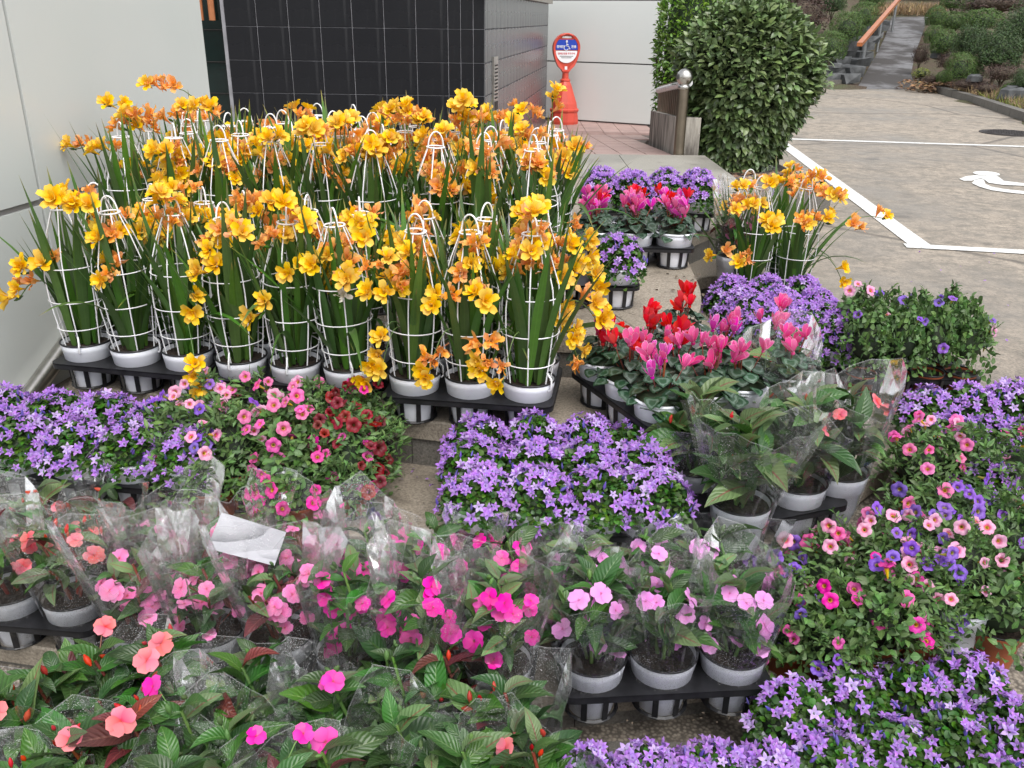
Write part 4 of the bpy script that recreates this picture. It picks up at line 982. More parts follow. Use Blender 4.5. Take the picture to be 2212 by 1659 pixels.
PFR = [dome_foliage(70+i, .11, .14, 560, .026, .017, ovate, 'petunia_leaf', 3, .28, .5, shag=.5).mesh('foliage', 'petunia_leaf') for i in range(2)]
b = MB(); b.grid([[(.09*k_*math.cos(2*PI*i/16), .09*k_*math.sin(2*PI*i/16), z*.115) for i in range(16)] for k_, z in ((.3, -.02), (.6, .1), (.72, .4), (.4, .72), (.02, .8))], True); PCORE = b.mesh('shade_core', 'leaf_shade')
def sprigs(seed):
    r = random.Random(seed); b = MB()
    for i in range(14):
        a = r.uniform(0, 2*PI); d = Vector((math.cos(a), math.sin(a), r.uniform(-.2, 1.3))).normalized(); p0 = Vector((math.cos(a)*.05, math.sin(a)*.05, .03)); p1 = p0+d*r.uniform(.07, .125)+Vector((0, 0, .01)); b.tube([p0, (p0+p1)/2+Vector((0, 0, .012)), p1], .0013, 3)
        for k_ in range(9):
            f = .35+.65*k_/8; p = p0.lerp(p1, f)+Vector((0, 0, .012*4*f*(1-f)*.5)); ang = k_*2.4; sd_ = Vector((math.cos(ang), math.sin(ang), .2)); b.leaf(xyM(p, (d*.7+sd_*.8).normalized()), .024*(1.2-f*.5), .008, lance, .2, .7, .1, 2)
    return b.mesh('sprigs', 'petunia_leaf')
SPR = [sprigs(i) for i in range(4)]
def petunia(p, label, group, seed, cols, n=16, kind='terra', s=1., hs=1., rnd=False, face=Vector((0, -.75, .5)), lift=0.):
    r = random.Random(seed); t = thing('petunia_plant', label, 'potted plant', tuple(p), 0, group); pot(t, kind); h = PH[kind]+lift
    part('foliage', r.choice(PFR if rnd else PF), t, (0, 0, h), (0, 0, r.uniform(0, 6)), (s, s, hs)); part('shade_core', PCORE, t, (0, 0, h), s=(s, s, hs)); part('sprigs', r.choice(SPR), t, (0, 0, h), (0, 0, r.uniform(0, 6)), (s, s, hs), kind='stuff')
    for k_ in range(n):
        u_ = math.sqrt(r.random()); a = r.uniform(0, 2*PI); x, y = .115*s*u_*math.cos(a), .115*s*u_*math.sin(a)
        z = .14*hs*(1-u_**2.6)+r.uniform(.0, .03)*(1 if u_ < .9 else 0)-.03*u_**3*r.random(); fd = (Vector((x, y, 0))*6+face*r.uniform(.5, 1.2)+Vector((r.gauss(0, .35), r.gauss(0, .3), .3+r.gauss(0, .3)))).normalized()
        c = r.choice(cols); o = part('blossom', TR[c][0 if r.random() < .6 else r.choice((1, 2))], t, (x, y, h+z+.01), face_dir(fd), r.uniform(.85, 1.3)); o.rotation_euler.rotate_axis('Z', r.uniform(0, 6))

# ---- garden balsam (large leaved), often sleeved
BL = {}
for mt in ('balsam_leaf', 'balsam_leaf_pale', 'balsam_leaf_red'):
    BL[mt] = []
    for i in range(4):
        b = MB(); b.leaf(IDM, .112, .044, lance, .25, (.5, 1.1, 1.5, .8)[i], (.18, .12, .3, .25)[i], 7, wav=.12, tw=R_.uniform(-.6, .6)); BL[mt].append(b.mesh('leaf', mt))
def flat5(mat, seed):
    r = random.Random(seed); b = MB()
    for k_ in range(5):
        a = 2*PI*k_/5+r.uniform(-.1, .1); M = Matrix.Rotation(a, 4, 'Z') @ Matrix.Translation((0, .001, .002*(k_ % 2)))
        b.leaf(M, .026, .027, lambda t: [.15, .7, 1., .98, .6][int(round(t*4))], r.uniform(.15, .45), r.uniform(.2, .9), .08, 4, wav=.12)
    b.tube([(0, 0, 0), (0, .004, -.012), (0, .015, -.02)], .0012, 4); return b.mesh('flower', mat)
BFW = {c: [flat5('balsam_'+c, i) for i in range(3)] for c in ('pink', 'magenta', 'lilac', 'salmon')}
b = MB(); b.lathe([(.0012, -.006), (.005, .002), (.0045, .009), (.0012, .016)], 6); RB = b.mesh('bud', 'balsam_bud_red'); b = MB(); b.lathe([(.0012, -.006), (.005, .002), (.0045, .009), (.0012, .014)], 6); PB_ = b.mesh('bud', 'petunia_leaf')
def sleeve_mesh(seed):
    r = random.Random(seed); b = MB(); n = 22; fl = r.uniform(0, PI)
    hts = [.004, .06, .135, .16, .20, .25, .30, .338]
    ang = [2*PI*(i+r.uniform(-.28, .28))/n for i in range(n)]; cr = [r.uniform(-1, 1)*(1 if i % 2 else -.6) for i in range(n)]
    pk = [abs(math.cos(a-fl))**5 for a in ang]; tp = [r.uniform(-.016, .016)+.045*p-(.05*abs(math.sin(a-fl))**6 if math.sin(a-fl) < 0 else 0) for a, p in zip(ang, pk)]
    rows = []
    for j, z in enumerate(hts):
        f = max(0, (z-.14)/.2); row = []
        for i in range(n):
            a = ang[i]+f*cr[i]*.05; q2 = .055+.022*min(1, z/.135)+f*(.030+.052*pk[i])+cr[i]*(.0012+.0075*f)+r.uniform(-.0025, .0025)*f
            row.append((q2*math.cos(a), q2*math.sin(a), z+f*tp[i]))
        rows.append(row)
    b.grid(rows, True, 0)
    top = rows[-1]; b.grid([top, [(x*1.004, y*1.004, z+.0022) for x, y, z in top]], True, 1)
    for k_ in (0, 1):                                    # welded seams standing off the film at both corners
        i = max(range(n), key=lambda q2: math.cos(ang[q2]-fl-PI*k_)); pts = []
        for j in range(2, len(hts)):
            x, y, z = rows[j][i]; f = max(0, (hts[j]-.14)/.2); d_ = Vector((x, y, 0)).normalized(); pts.append([Vector((x, y, z)), Vector((x, y, z))+d_*(.003+.013*f)])
        b.grid(pts, False, 0)
    return b.mesh('sleeve', ['clear_film', 'film_edge'], False)
SLV = [sleeve_mesh(i) for i in range(9)]
def balsam(p, label, group, seed, col, nf=5, hs=1., leafmix=(.75, .25, 0.), sleeve=True, s=1., rz=None, kind='tall', nl=30, stemc='stem_green', fz=(.02, .17), sl=1., lsc=1., fsc=1., nb=5):
    r = random.Random(seed); t = thing('balsam_plant', label, 'potted plant', tuple(p), 0, group, s); pot(t, kind); h = PH[kind]
    ns = 4; b = MB(); tips = []
    for k_ in range(ns):
        a = k_*2*PI/ns+r.uniform(-.5, .5); L = r.uniform(.09, .17)*hs; tip = Vector((.055*math.cos(a), .055*math.sin(a), h+L)) if k_ else Vector((0, 0, h+.19*hs)); b.tube([Vector((.01*math.cos(a), .01*math.sin(a), h-.02)), Vector((.03*math.cos(a), .03*math.sin(a), h+L*.5)), tip], .0045, 6, r1=.003); tips.append(tip)
    part('stems', b.mesh('stems', stemc), t)
    for k_ in range(nl):
        tip = tips[k_ % ns]; lvl = (k_//ns)/(nl/ns); a = k_*2.4+r.uniform(-.4, .4); pos = tip.lerp(Vector((tip.x*.4, tip.y*.4, h+.01)), lvl*.75)
        el = r.uniform(.3, 1.1)-lvl*.55; d = Vector((math.cos(a)*math.cos(el), math.sin(a)*math.cos(el), math.sin(el))); u_ = r.random()
        mt = 'balsam_leaf' if u_ < leafmix[0] else ('balsam_leaf_pale' if u_ < leafmix[0]+leafmix[1] else 'balsam_leaf_red')
        M = xyM(pos, d, roll=r.gauss(0, .35)); o = part('leaf', r.choice(BL[mt]), t); sc2 = lsc*r.uniform(.6, 1.1)*(.75 if lvl < .15 else 1); o.matrix_basis = M @ Matrix.Scale(sc2, 4)
    for k_ in range(12):
        a = k_*2*PI/12+r.uniform(-.25, .25); el = r.uniform(.75, 1.35); d = Vector((math.cos(a)*math.cos(el), math.sin(a)*math.cos(el), math.sin(el))); q2 = r.uniform(.015, .045)
        u_ = r.random(); mt = 'balsam_leaf' if u_ < leafmix[0] else ('balsam_leaf_pale' if u_ < leafmix[0]+leafmix[1] else 'balsam_leaf_red')
        M = xyM(Vector((q2*math.cos(a), q2*math.sin(a), h+r.uniform(-.005, .06))), d, roll=r.gauss(0, .4)); o = part('leaf', r.choice(BL[mt]), t); o.matrix_basis = M @ Matrix.Scale(lsc*r.uniform(.6, .95), 4)
    for k_ in range(int(nf*1.6)):
        a = r.uniform(-PI, .2) if k_ % 3 else r.uniform(0, 6); q2 = r.uniform(.02, .085); p2 = Vector((q2*math.cos(a), q2*math.sin(a), h+r.uniform(*fz)*hs+.02)); fd = Vector((math.cos(a)*.5+r.gauss(0, .25), -.55+r.gauss(0, .25), .75)).normalized()
        b = MB(); b.tube([Vector((p2.x*.3, p2.y*.3, p2.z-.04)), (p2*.75+Vector((0, 0, .25*p2.z-.004))), p2-fd*.004], .0013, 4); part('flower_stalk', b.mesh('flower_stalk', stemc), t)
        o = part('flower', r.choice(BFW[r.choice(col)]), t, tuple(p2), face_dir(fd), r.uniform(.58, .92)*fsc); o.rotation_euler.rotate_axis('Z', r.uniform(0, 6))
    for k_ in range(nb): a = r.uniform(0, 6); tip = r.choice(tips); part('bud', RB if 'salmon' in col else PB_, t, tuple(tip+Vector((.02*math.cos(a), .02*math.sin(a), .012))), (r.gauss(0, .5), r.gauss(0, .5), 0), r.uniform(.7, 1.2))
    if sleeve: part('sleeve', r.choice(SLV), t, (0, 0, 0), (r.gauss(0, .015), r.gauss(0, .015), rz if rz is not None else r.uniform(0, 6)), (1, 1, sl))
    return t

# ---- cyclamen
def heart(t): return [.35, .95, 1., .86, .55, .06][int(round(t*5))]
CL = []
for i in range(4):
    b = MB(); b.leaf(IDM, .046, .050, heart, .1, (.5, .9, .3, .7)[i], (.06, .16, .1, -.05)[i], 5, wav=.10); CL.append(b.mesh('leaf', 'cyclamen_leaf'))
def cyc(mat, seed):
    r = random.Random(seed); b = MB()
    for k_ in range(5):
        a = 2*PI*k_/5+r.uniform(-.2, .2); M = Matrix.Rotation(a, 4, 'Z') @ Matrix.Translation((0, .004, 0)) @ rotm(0, r.uniform(-.4, .4), 0)
        b.leaf(M, r.uniform(.036, .044), .021, lambda t: [.35, .75, 1., .9, .35][int(round(t*4))], 1.15+r.uniform(-.35, .3), r.uniform(-.7, .1), .3, 4, wav=.08, tw=.5)
    b.lathe([(.0055, .001), (.006, -.006), (.003, -.009)], 8); return b.mesh('flower', mat)
CF = {c: [cyc('cyclamen_'+c, i) for i in range(3)] for c in ('red', 'pink', 'magenta')}
def cyclamen(p, label, group, seed, cols, nf=7, kind='white', s=1.):
    r = random.Random(seed); t = thing('cyclamen_plant', label, 'potted plant', tuple(p), 0, group, s); pot(t, kind); h = PH[kind]
    b = MB()
    for k_ in range(30):
        a = k_*2.4+r.uniform(-.3, .3); u_ = math.sqrt((k_+.5)/30); q2 = .098*u_; z = h+.062*(1-u_**2.2)+r.uniform(-.004, .012)-.02*u_**3
        d = Vector((math.cos(a), math.sin(a), -.15)); o = part('leaf', r.choice(CL), t); pos = Vector((max(0, q2-.02)*math.cos(a), max(0, q2-.02)*math.sin(a), z)); o.matrix_basis = xyM(pos, d, Vector((math.cos(a)*.35*u_, math.sin(a)*.35*u_-.1, 1)), r.gauss(0, .2)) @ Matrix.Scale(r.uniform(.7, 1.1), 4)
        b.tube([Vector((.01*math.cos(a), .01*math.sin(a), h-.01)), pos-Vector((0, 0, .003))], .0014, 3)
    part('leaf_stalks', b.mesh('leaf_stalks', 'stem_red'), t)
    cb = MB(); cb.grid([[(.07*k_*math.cos(2*PI*i/12), .07*k_*math.sin(2*PI*i/12), h-.01+z) for i in range(12)] for k_, z in ((1, 0), (.8, .028), (.05, .038))], True); part('shade_core', cb.mesh('shade_core', 'leaf_shade'), t)
    for k_ in range(nf):
        a = r.uniform(0, 2*PI); q2 = r.uniform(.0, .062); z = h+r.uniform(.07, .12); p2 = Vector((q2*math.cos(a), q2*math.sin(a)-.01, z)); fb = MB(); fb.tube([Vector((p2.x*.2, p2.y*.2, h)), Vector((p2.x*.7, p2.y*.7, h+(z-h)*.6)), p2+Vector((0, -.004, .003)), p2], .0019, 4); part('flower_stalk', fb.mesh('flower_stalk', 'stem_red'), t)
        c = cols[k_ % len(cols)]; o = part('flower', r.choice(CF[c]), t, tuple(p2), (r.gauss(0, .3), r.gauss(0, .3), r.uniform(0, 6)), r.uniform(.8, 1.08))

# ================================================================ layout
def V(*a): return Vector(a)
G_F = 'caged yellow freesias'; sd_ = 100
# front freesia trays (row 1 and 2), stone below at z .55
FR = []
T = [tray(-1.284, 2.505, .551, -11, 3, 2, .166, 'black tray at the left wall under the front freesias'), tray(-.785, 2.395, .551, -9.5, 3, 2, .163, 'black tray under the middle of the front freesia row'), tray(-.273, 2.288, .551, -8, 3, 2, .160, 'black tray at the right end of the front freesia row')]
front = [p for tr_ in T for p in tr_[0]]; second = [p for tr_ in T for p in tr_[1]]
TG = {0: [((60, 590), 5, .25, 2.42), ((45, 640), 4, .3, 2.42)], 1: [((130, 440), 5, .15, 2.4)], 2: [((428, 665), 2, 0, 2.3), ((428, 832), 3, .05, 2.22)], 3: [((455, 590), 2, .2, 2.33), ((515, 505), 3, .35, 2.28)], 4: [((625, 590), 2, 0, 2.27), ((566, 672), 2, .3, 2.27), ((655, 490), 2, 0, 2.3)], 5: [((745, 600), 4, .6, 2.25), ((738, 652), 1, -1, 2.25), ((790, 505), 2, .3, 2.25)], 6: [((818, 640), 4, .3, 2.18), ((810, 770), 3, .3, 2.17), ((820, 815), 2, .2, 2.17), ((800, 580), 3, .3, 2.2)], 7: [((938, 660), 3, .5, 2.16), ((1028, 655), 3, .2, 2.14), ((925, 812), 5, .6, 2.13)], 8: [((1035, 800), 5, .6, 2.12), ((1085, 825), 2, .5, 2.1), ((1140, 490), 3, .3, 2.2)]}
for i, p in enumerate(front):
    tg = [(atY(px[0], px[1], Y), nb, og) for px, nb, og, Y in TG.get(i, [])]
    freesia(p, ORD[i]+' caged freesia from the left wall in the front row', G_F, sd_+i, tg, nstem=(1, 2, 2, 2, 2, 2, 3, 2, 2)[i], orange=.45)
for i, p in enumerate(second):
    tg = [(atY(px[0], px[1], Y), nb, og) for px, nb, og, Y in {8: [((1265, 590), 4, .15, 2.45), ((1290, 690), 4, .5, 2.35), ((1245, 760), 4, .4, 2.3), ((1215, 690), 3, .4, 2.35)], 7: [((1160, 470), 4, .3, 2.3)]}.get(i, [])]
    freesia(p, ORD[i]+' caged freesia from the left wall in the second row', G_F, sd_+20+i, tg, nstem=4, orange=.6)
rn_ = 2
for bi, (ys_, z) in enumerate((((2.93, 2.86, 2.80), .696), ((3.29, 3.22, 3.16), .696))):
    X = ((-1.27, -.765, -.26), (-1.20, -.70, -.20))[bi]
    TT = [tray(X[k_], ys_[k_], z, -8, 3, 2, .162, 'black tray on the top platform, '+('left', 'middle', 'right')[k_]+' in the '+('nearer', 'farther')[bi]+' freesia block') for k_ in range(3)]
    for rr_ in range(2):
        rw = [p for tr_ in TT for p in tr_[rr_]]
        for i, p in enumerate(rw):
            tg = []
            if bi == 0 and rr_ == 0 and i == 8: tg = [(atY(1262, 520, 2.65), 4, .2), (atY(1275, 600, 2.6), 4, .2)]
            if bi == 1 and rr_ == 0 and i == 0: tg = [(atY(162, 322, 3.05), 4, .8), (atY(235, 228, 3.1), 3, .4)]
            if bi == 1 and rr_ == 0 and i == 2: tg = [(atY(320, 190, 3.1), 5, .7), (atY(400, 240, 3.1), 5, .1)]
            if bi == 1 and rr_ == 0 and i == 6: tg = [(atY(1015, 232, 3.1), 4, .1), (atY(860, 240, 3.1), 5, .5), (atY(930, 300, 3.1), 4, .2)]
            if bi == 1 and rr_ == 0 and i == 8: tg = [(atY(1120, 245, 3.1), 4, .3), (atY(1190, 218, 3.1), 3, .8)]
            freesia(p, ORD[i]+' caged freesia from the left wall in the '+ORD[rn_]+' row', G_F, sd_+40+rn_*12+i, tg, nstem=(4, 3, 2, 4, 3, 3, 2, 4, 3)[(i+rn_) % 9], orange=(.7 if (i > 5) != (rn_ > 3) else .5), nleaf=28)
        rn_ += 1
TT = tray(-.80, 3.66, .696, -6, 3, 1, .16, 'black tray at the very back of the freesia block')
for i, p in enumerate(TT[0]): freesia(p, ORD[i]+' caged freesia from the left in the short last row', G_F, sd_+90+i, nstem=1, orange=.5, nleaf=10)
# right freesia group
TT = tray(.98, 3.56, .425, 4, 2, 2, .175, 'black tray under the separate caged freesias by the parking lines')
for j in range(2):
    for i, p in enumerate(TT[j]):
        tg = []
        if (j, i) == (0, 0): tg = [(atY(1672, 492, 3.28), 4, .1), (atY(1585, 455, 3.3), 3, .6), (atY(1603, 572, 3.3), 4, .6), (atY(1548, 552, 3.4), 2, .6)]
        if (j, i) == (0, 1): tg = [(atY(1730, 488, 3.3), 4, .8), (atY(1800, 430, 3.35), 5, .5), (atY(1850, 492, 3.4), 3, .9), (atY(1905, 470, 3.5), 2, .4), (atY(1815, 600, 3.4), 2, .2)]
        freesia(p, ('left', 'right')[i]+' caged freesia in the '+('nearer', 'farther')[j]+' row beside the parking lines', 'separate caged freesias', 300+j*2+i, tg, nstem=3, orange=.6, hscale=1.06)

# bellflowers
G_B = 'violet bellflowers in white pots'
def bell_block(rows, where, cover, n=85, kind='white', s=1.12, hs=1., seed=0, jit=.006, pale=.12):
    for j, rw in enumerate(rows):
        for i, p in enumerate(rw):
            lab = ORD[i]+' violet bellflower from the left, '+('front', 'second', 'third', 'fourth')[j]+' row '+where
            bellflower(p+V(R_.uniform(-jit, jit), R_.uniform(-jit, jit), 0), lab, G_B, seed+j*10+i, kind, cover if not callable(cover) else cover(i, j), s, n, hs*R_.uniform(.9, 1.15), pale)
T = tray(-1.44, 2.10, .406, -8, 5, 2, .155, 'black tray under the bellflowers at the left wall')
bell_block(T, 'at the left wall', .85, seed=400, s=1.15)
T = tray(-.08, 1.82, .406, 1, 4, 3, .140, 'black tray under the central bellflowers on the steps')
bell_block(T, 'in the central block', .75, seed=430, s=1.08)
T = tray(.86, 2.86, .424, 3, 3, 4, .138, 'black tray under the dense bellflowers behind the pink cyclamens')
bell_block(T, 'of the dense block behind the cyclamens', 1.1, 100, seed=460, s=1.12, hs=1.6, pale=.05)
T = tray(.40, 4.12, .697, -4, 4, 2, .15, 'black tray under the farthest bellflowers by the railing')
bell_block(T, 'below the railing post', 1.05, 90, seed=490, s=1.15, hs=1.3, pale=.05)
T = tray(.20, 2.90, .697, 0, 2, 1, .15, 'small black tray under the lone bellflower right of the freesias')
bellflower(T[0][1], 'lone half bare bellflower in a white pot just right of the freesias', G_B, 520, 'white', .7, 1.1, 70, 1.3)
T = tray(1.29, 2.14, g(1.3, 2.25)+.005, 10, 3, 3, .145, 'black tray under the bellflowers at the right edge of the steps', tilt=(.25, 0))
bell_block(T, 'at the right picture edge above the petunias', .85, seed=530, s=1.15)
T = tray(.67, 1.17, .10, 14, 4, 3, .138, 'black tray under the bellflowers in the lower right corner')
bell_block(T, 'in the lower right corner', lambda i, j: .42+.12*((i+j) % 3), 80, seed=560, s=1.12, pale=.15)
T = tray(.15, 1.18, .10, 2, 4, 2, .13, 'black tray under the bellflowers at the bottom centre')
bell_block([[p-V(0, 0, .04) for p in rw] for rw in T], 'at the bottom edge centre', .95, 85, seed=590, s=1.05)

# cyclamens
G_C = 'cyclamens in white pots'
e = [at(1303, 773, .69), at(1430, 856, .69)]
ang = math.degrees(math.atan2(e[1].y-e[0].y, e[1].x-e[0].x))
T = tray(e[0].x, e[0].y, .551, ang, 3, 2, .152, 'black tray under the red and pink cyclamens at the centre right')
CC = [[['red', 'pink'], ['pink', 'red', 'pink'], ['magenta', 'pink']], [['red'], ['pink', 'red'], ['pink']]]
for j in range(2):
    for i, p in enumerate(T[j]): cyclamen(p, ORD[i]+' cyclamen from the left in the '+('front', 'back')[j]+' row of the nearer tray', G_C, 610+j*3+i, CC[j][i], 8)
for k_, (px, py, cl) in enumerate(((1545, 770, ['pink', 'magenta']), (1600, 822, ['pink']), (1655, 745, ['pink']), (1470, 705, ['red']), (1700, 800, ['pink']))):
    p = at(px, py, .70); cyclamen(V(p.x, p.y, .56), ('pink cyclamen with lilac edged petals in the middle of the nearer group', 'pink cyclamen just above the sleeved leafy plants', 'pink cyclamen touching the dense bellflowers', 'red cyclamen standing highest in the nearer group', 'pink white edged cyclamen at the right end beside the white pot')[k_], G_C, 640+k_, cl, 6)
T = tray(.32, 3.44, .697, -2, 3, 2, .155, 'black tray under the far cyclamens on the top platform')
for j in range(2):
    for i, p in enumerate(T[j]):
        c2_ = [['magenta', 'pink', 'red'], ['pink', 'magenta'], ['magenta', 'pink']] if j == 0 else [['pink', 'magenta'], ['pink', 'red'], ['red', 'magenta']]
        cyclamen(p, ORD[i]+' cyclamen from the left in the '+('front', 'back')[j]+' row of the far tray', G_C, 660+j*3+i, c2_[i], 13)

# petunias
G_P = 'small flowered petunias'
T = tray(-.86, 2.06, .406, -6, 4, 2, .148, 'black tray under the mixed petunias left of the step')
cols = [[['palepink', 'violet'], ['palepink', 'violet', 'pink'], ['pink', 'magenta', 'pink'], ['darkred']], [['violet', 'palepink'], ['palepink', 'pink'], ['palepink', 'pink'], ['darkred', 'darkred', 'magenta']]]
for j in range(2):
    for i, p in enumerate(T[j]):
        petunia(p-V(0, 0, .0), ORD[i]+' petunia from the left in the '+('front', 'back')[j]+' row between bellflowers and step', G_P, 700+j*4+i, cols[j][i], 24 if j or i > 1 else 12, 'terra_big', 1.0, 1.15, rnd=(i == 2 and j == 0))
for i, (px, py, cl, lb) in enumerate(((455, 1020, ['palepink', 'violet'], 'petunia with few pale pink flowers leaning over the sleeved balsams'), (640, 1050, ['magenta'], 'petunia with bright magenta flowers in front of the mixed petunias'), (745, 1015, ['darkred', 'magenta'], 'dark red petunia nearest the bare step'))):
    p = at(px, py, .52); petunia(V(p.x, p.y, .38), lb, G_P, 720+i, cl, (10, 14, 22)[i], 'terra_big', .95, .95, rnd=i == 1)
T = tray(1.17, 2.755, .424, 2, 4, 2, .112, 'black tray of terracotta pots at the car park edge')
for j in range(2):
    for i, p in enumerate(T[j]): petunia(p, ORD[i]+' leafy petunia from the left, '+('front', 'back')[j]+' row at the car park edge', G_P, 740+j*5+i, ['violet', 'violet', 'palepink'], 4 if i > 1 else 3, 'terra', .76, 1.3, rnd=True, lift=.055)
for i, (px, py) in enumerate(((1995, 985), (2095, 985), (2200, 1000), (2010, 1070), (2100, 1075), (2200, 1090), (2060, 1130), (2195, 1190))):
    p = at(px, py, .5); z = g(p.x, p.y)+.004; up_ = ['pink', 'pink', 'palepink'] if i < 3 else (['violet', 'pink'] if i == 3 else ['violet'])
    petunia(V(p.x, p.y, z), ('pink petunia at the left of the right edge group', 'pink petunia in the middle top of the right edge group', 'pink petunia at the right picture edge below bellflowers', 'violet and pink petunia beside the stone slab corner', 'violet petunia in the middle of the right edge group', 'violet petunia at the right picture edge', 'violet petunia with dark stems above the single terracotta pot', 'nearly flowerless petunia in the single terracotta pot at right')[i], G_P, 760+i, up_, 18 if i < 7 else 4, 'terra_big', 1.0, 1.15, rnd=i > 5)
# lower right mixed petunias on a sloping tray
KK = [(1695, 1385, ['darkred']), (1795, 1445, ['magenta']), (1890, 1395, ['magenta', 'magenta', 'violet']), (1980, 1350, ['palepink', 'violet']), (2068, 1305, ['palepink']), (1710, 1270, ['violet', 'magenta']), (1810, 1290, ['violet', 'magenta']), (1920, 1250, ['pink', 'magenta']), (2010, 1210, ['palepink', 'violet']), (1690, 1160, ['palepink', 'violet']), (1800, 1140, ['palepink', 'pink']), (1910, 1120, ['palepink', 'pink', 'violet']), (2000, 1110, ['palepink', 'violet'])]
LBK = ['leafy petunia with one dark red flower beside the front sleeves', 'nearly bare petunia hanging over the lowest terracotta pot', 'petunia with large magenta flowers near the tray edge', 'petunia with pale pink blooms above the sloping tray edge', 'pale pink petunia at the right tip of the sloping tray', 'violet petunia touching the lilac balsam sleeve', 'violet and magenta petunia in the middle of the sloping tray', 'petunia with round pink flowers in the middle right tray', 'pale pink and violet petunia below the right edge group', 'wilting petunia below the sleeved leafy plants', 'petunia with small pink buds below the slab corner', 'petunia with pink yellow centred flowers below the slab', 'pale petunia at the back right of the sloping tray']
for i, (px, py, cl) in enumerate(KK):
    p = at(px, py, .3); z = g(p.x, p.y)+.012; p = at(px, py, z+(.115 if i < 5 else .2)); z = g(p.x, p.y)+.012
    if i == 1: KP0 = V(p.x, p.y, z)
    if i == 4: KP1 = V(p.x, p.y, z)
    petunia(V(p.x, p.y, z), LBK[i], G_P, 790+i, cl, (1, 1, 12, 14, 12, 14, 14, 16, 18, 14, 18, 22, 18)[i], 'terra_big' if i != 4 else 'white', (.75, .75, .9, .78, .72, .95, .95, .9, .85, .95, .95, .95, .85)[i], 1.1 if i > 1 else .8, rnd=i in (2, 5, 6), lift=.045 if i < 5 else .01)
kd = KP1-KP0; ka = math.atan2(kd.y, kd.x); T = tray(KP0.x, KP0.y, KP0.z+.03, math.degrees(ka), 4, 2, V(kd.x, kd.y, 0).length/3, 'black sloping tray under the lower right petunias', tilt=(math.atan(.26*math.cos(ka)), -math.atan(.26*math.sin(ka))), h=.065)

# balsams in clear sleeves
G_S = 'potted balsams in clear sleeves'
e = at(1280, 1415, .335); T = tray(e.x, e.y, .2, 5, 3, 2, .155, 'black tray on the lowest step under the lilac balsams')
for j in range(2):
    for i, p in enumerate(T[j]): balsam(p, ORD[i]+' lilac balsam from the left in the '+('front', 'back')[j]+' row on the lowest step', G_S, 820+j*3+i, ['lilac'], 7, .92, (.7, .3, 0), rz=None, sl=.95, nl=48)
e = at(755, 1400, .335); T = tray(e.x, e.y, .2, -6, 3, 2, .162, 'black tray under the magenta balsams')
for j in range(2):
    for i, p in enumerate(T[j]): balsam(p, ORD[i]+' magenta balsam from the left in the '+('front', 'back')[j]+' row of sleeves', G_S, 830+j*3+i, ['magenta'], 8, 1.0, (.7, .3, 0), sl=1., lsc=.88)
e = at(310, 1345, .335); T = tray(e.x, e.y, .2, -6, 3, 2, .158, 'black tray under the pink balsams')
for j in range(2):
    for i, p in enumerate(T[j]): balsam(p, ORD[i]+' pink balsam from the left in the '+('front', 'back')[j]+' row of sleeves', G_S, 840+j*3+i, ['pink'], 8, .8, (.5, .3, .2), stemc='stem_red', sl=1.05, lsc=.74, nl=24)
e = at(28, 1270, .335); T = tray(e.x-.16, e.y+.015, .2, -6, 3, 2, .158, 'black tray under the salmon balsams at the left edge')
for j in range(2):
    for i, p in enumerate(T[j]): balsam(p, ORD[i]+' salmon balsam from the left in the '+('front', 'back')[j]+' row at the left edge', G_S, 850+j*3+i, ['salmon'], 2, .85, (.45, .45, .1), stemc='stem_red', sl=.95, lsc=.85, nl=26)
# sleeved leafy plants mid right
for i, (px, py, lb, ls) in enumerate(((1500, 1000, 'sleeved leafy balsam at the left, low, behind the central bellflowers', 1.0), (1600, 1078, 'largest sleeved leafy balsam standing in front on the right steps', 1.05), (1722, 1035, 'sleeved leafy balsam with dark red dead blooms, second from right', 1.05), (1812, 1010, 'sleeved coral flowered balsam at the right beside the bare slab', 1.0), (1560, 905, 'sleeved leafy balsam at the back left behind the largest one', .85), (1665, 905, 'sleeved balsam with one coral flower at the top of the group', 1.1))):
    p = at(px, py, .55); balsam(V(p.x, p.y, .41), lb, G_S, 860+i, ['salmon'], (0, 0, .7, 3, 0, .7)[i], ls, (.45, .55, 0) if i < 3 else (.7, .3, 0), nl=60, lsc=1.15, nb=2, sl=(.75, 1, 1, 1.05, .8, 1.1)[i], fz=(.12, .19), rz=(.5, 0, .3, .1, 1, .2)[i])
T = tray(.475, 1.86, .406, 20, 3, 2, .15, 'black tray under the sleeved leafy balsams on the right steps') 
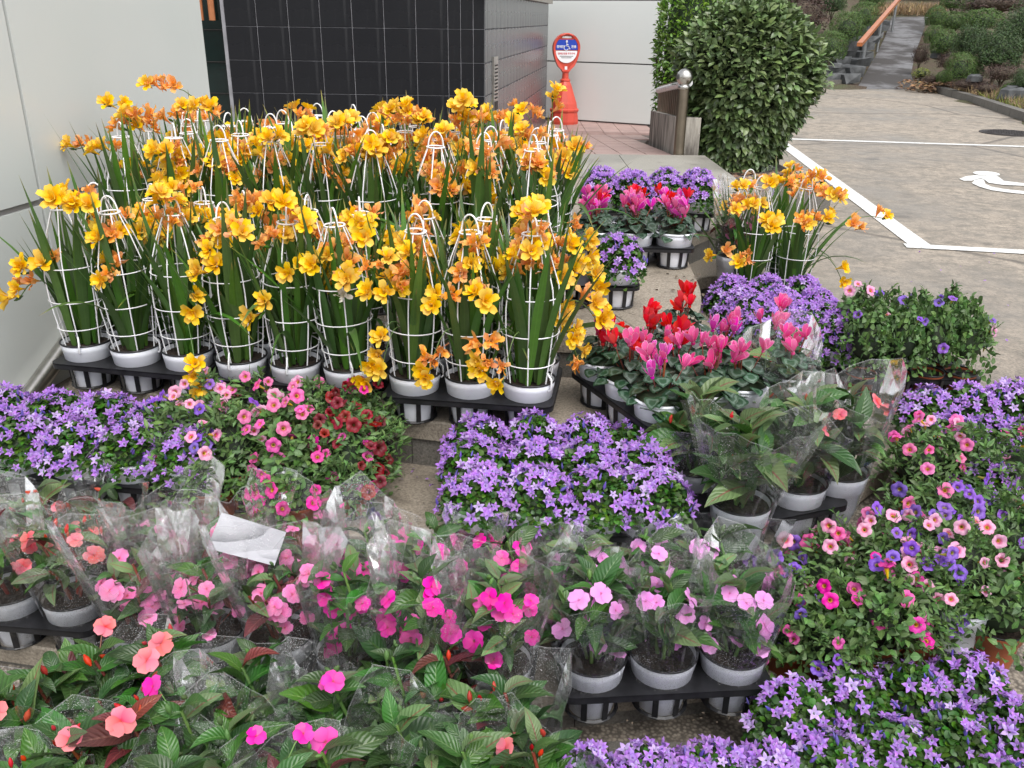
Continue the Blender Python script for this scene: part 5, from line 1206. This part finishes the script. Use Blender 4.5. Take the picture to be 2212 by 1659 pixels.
# bottom rows on the ground
Q = [(-30, 1560, 'salmon'), (90, 1500, 'salmon'), (215, 1450, 'salmon'), (340, 1430, 'salmon'), (150, 1620, 'salmon'), (290, 1580, 'salmon'), (400, 1560, 'magenta'), (530, 1465, 'magenta'), (500, 1610, 'magenta'), (720, 1500, 'magenta'), (850, 1440, 'magenta'), (960, 1440, 'salmon'), (860, 1590, 'magenta'), (700, 1650, 'magenta'), (1090, 1520, 'salmon'), (1000, 1650, 'magenta'), (1150, 1650, 'salmon'), (60, 1700, 'salmon'), (380, 1700, 'magenta'), (590, 1720, 'magenta')]
QL = ['salmon balsam cut by the left picture edge, bottom rows', 'leafy balsam with orange red buds in the lower left corner', 'balsam with one salmon flower standing up below the white pots', 'balsam with pink flowers behind the tall leaves at lower left', 'balsam with orange buds near the bottom edge', 'balsam with red leaf undersides in the bottom left group', 'broad leaved balsam right of the red leaves', 'neat leafy balsam rosette below the pink sleeves', 'balsam with the large magenta flower near the bottom edge', 'balsam with small magenta flowers at the left of the centre bottom', 'tall narrow leaved balsam in front of the magenta sleeves', 'bronze leaved balsam with a dried bloom below the magenta sleeves', 'dark green large leaved balsam at the bottom centre', 'leafy sleeved balsam cut by the bottom edge left of centre', 'drooping pale leaved balsam beside the bare paving', 'leafy balsam cut by the bottom edge at the centre', 'small leafy balsam in the sleeve next to the bottom bellflowers', 'balsam at the very bottom left corner', 'balsam below the red leaves at the bottom edge', 'balsam cut by the bottom edge under the magenta flower']
for i, ((px, py, c2_), lb) in enumerate(zip(Q, QL)):
    p = at(px, py+24, .36); balsam(V(p.x, p.y, .10), lb, 'leafy balsams along the bottom', 880+i, [c2_], (.7, 0, .7, 1.3, .7, .7, .7, 0, .7, 1.3, 0, 0, 0, .7, 0, 0, .7, 0, 0, .7)[i], .86, (.85, .12, .03) if i not in (5, 4, 11) else (.65, .1, .25), nl=38, s=1.04, stemc='stem_red' if c2_ == 'salmon' else 'stem_green', fz=(.16, .23), sl=.8, kind='tall', fsc=1.1)
# far wrapped pair and the paper sheet
for i, (px, py) in enumerate(((1585, 545), (1605, 515))):
    p = at(px, py, .70); balsam(V(p.x+.0, p.y, .556), ('cellophane wrapped pink plant left of the separate freesias', 'second wrapped plant half hidden behind the separate freesias')[i], G_S, 920+i, ['pink'], 4, 1.0, (.5, .2, .3), sl=1.15)
c = atY(535, 1165, 1.69); t = thing('paper_sheet', 'white paper sheet tucked between the pink balsam sleeves', 'paper', tuple(c))
wmesh(t, lambda b: b.grid([[V(x_*.075, 0, y_*.045)+V(0, .01*x_*y_+.03*y_, 0) for x_ in (-1, -.3, .4, 1)] for y_ in (-1, 0, 1)]), 'sheet', 'paper', True); t.rotation_euler = (-.75, .35, .05)
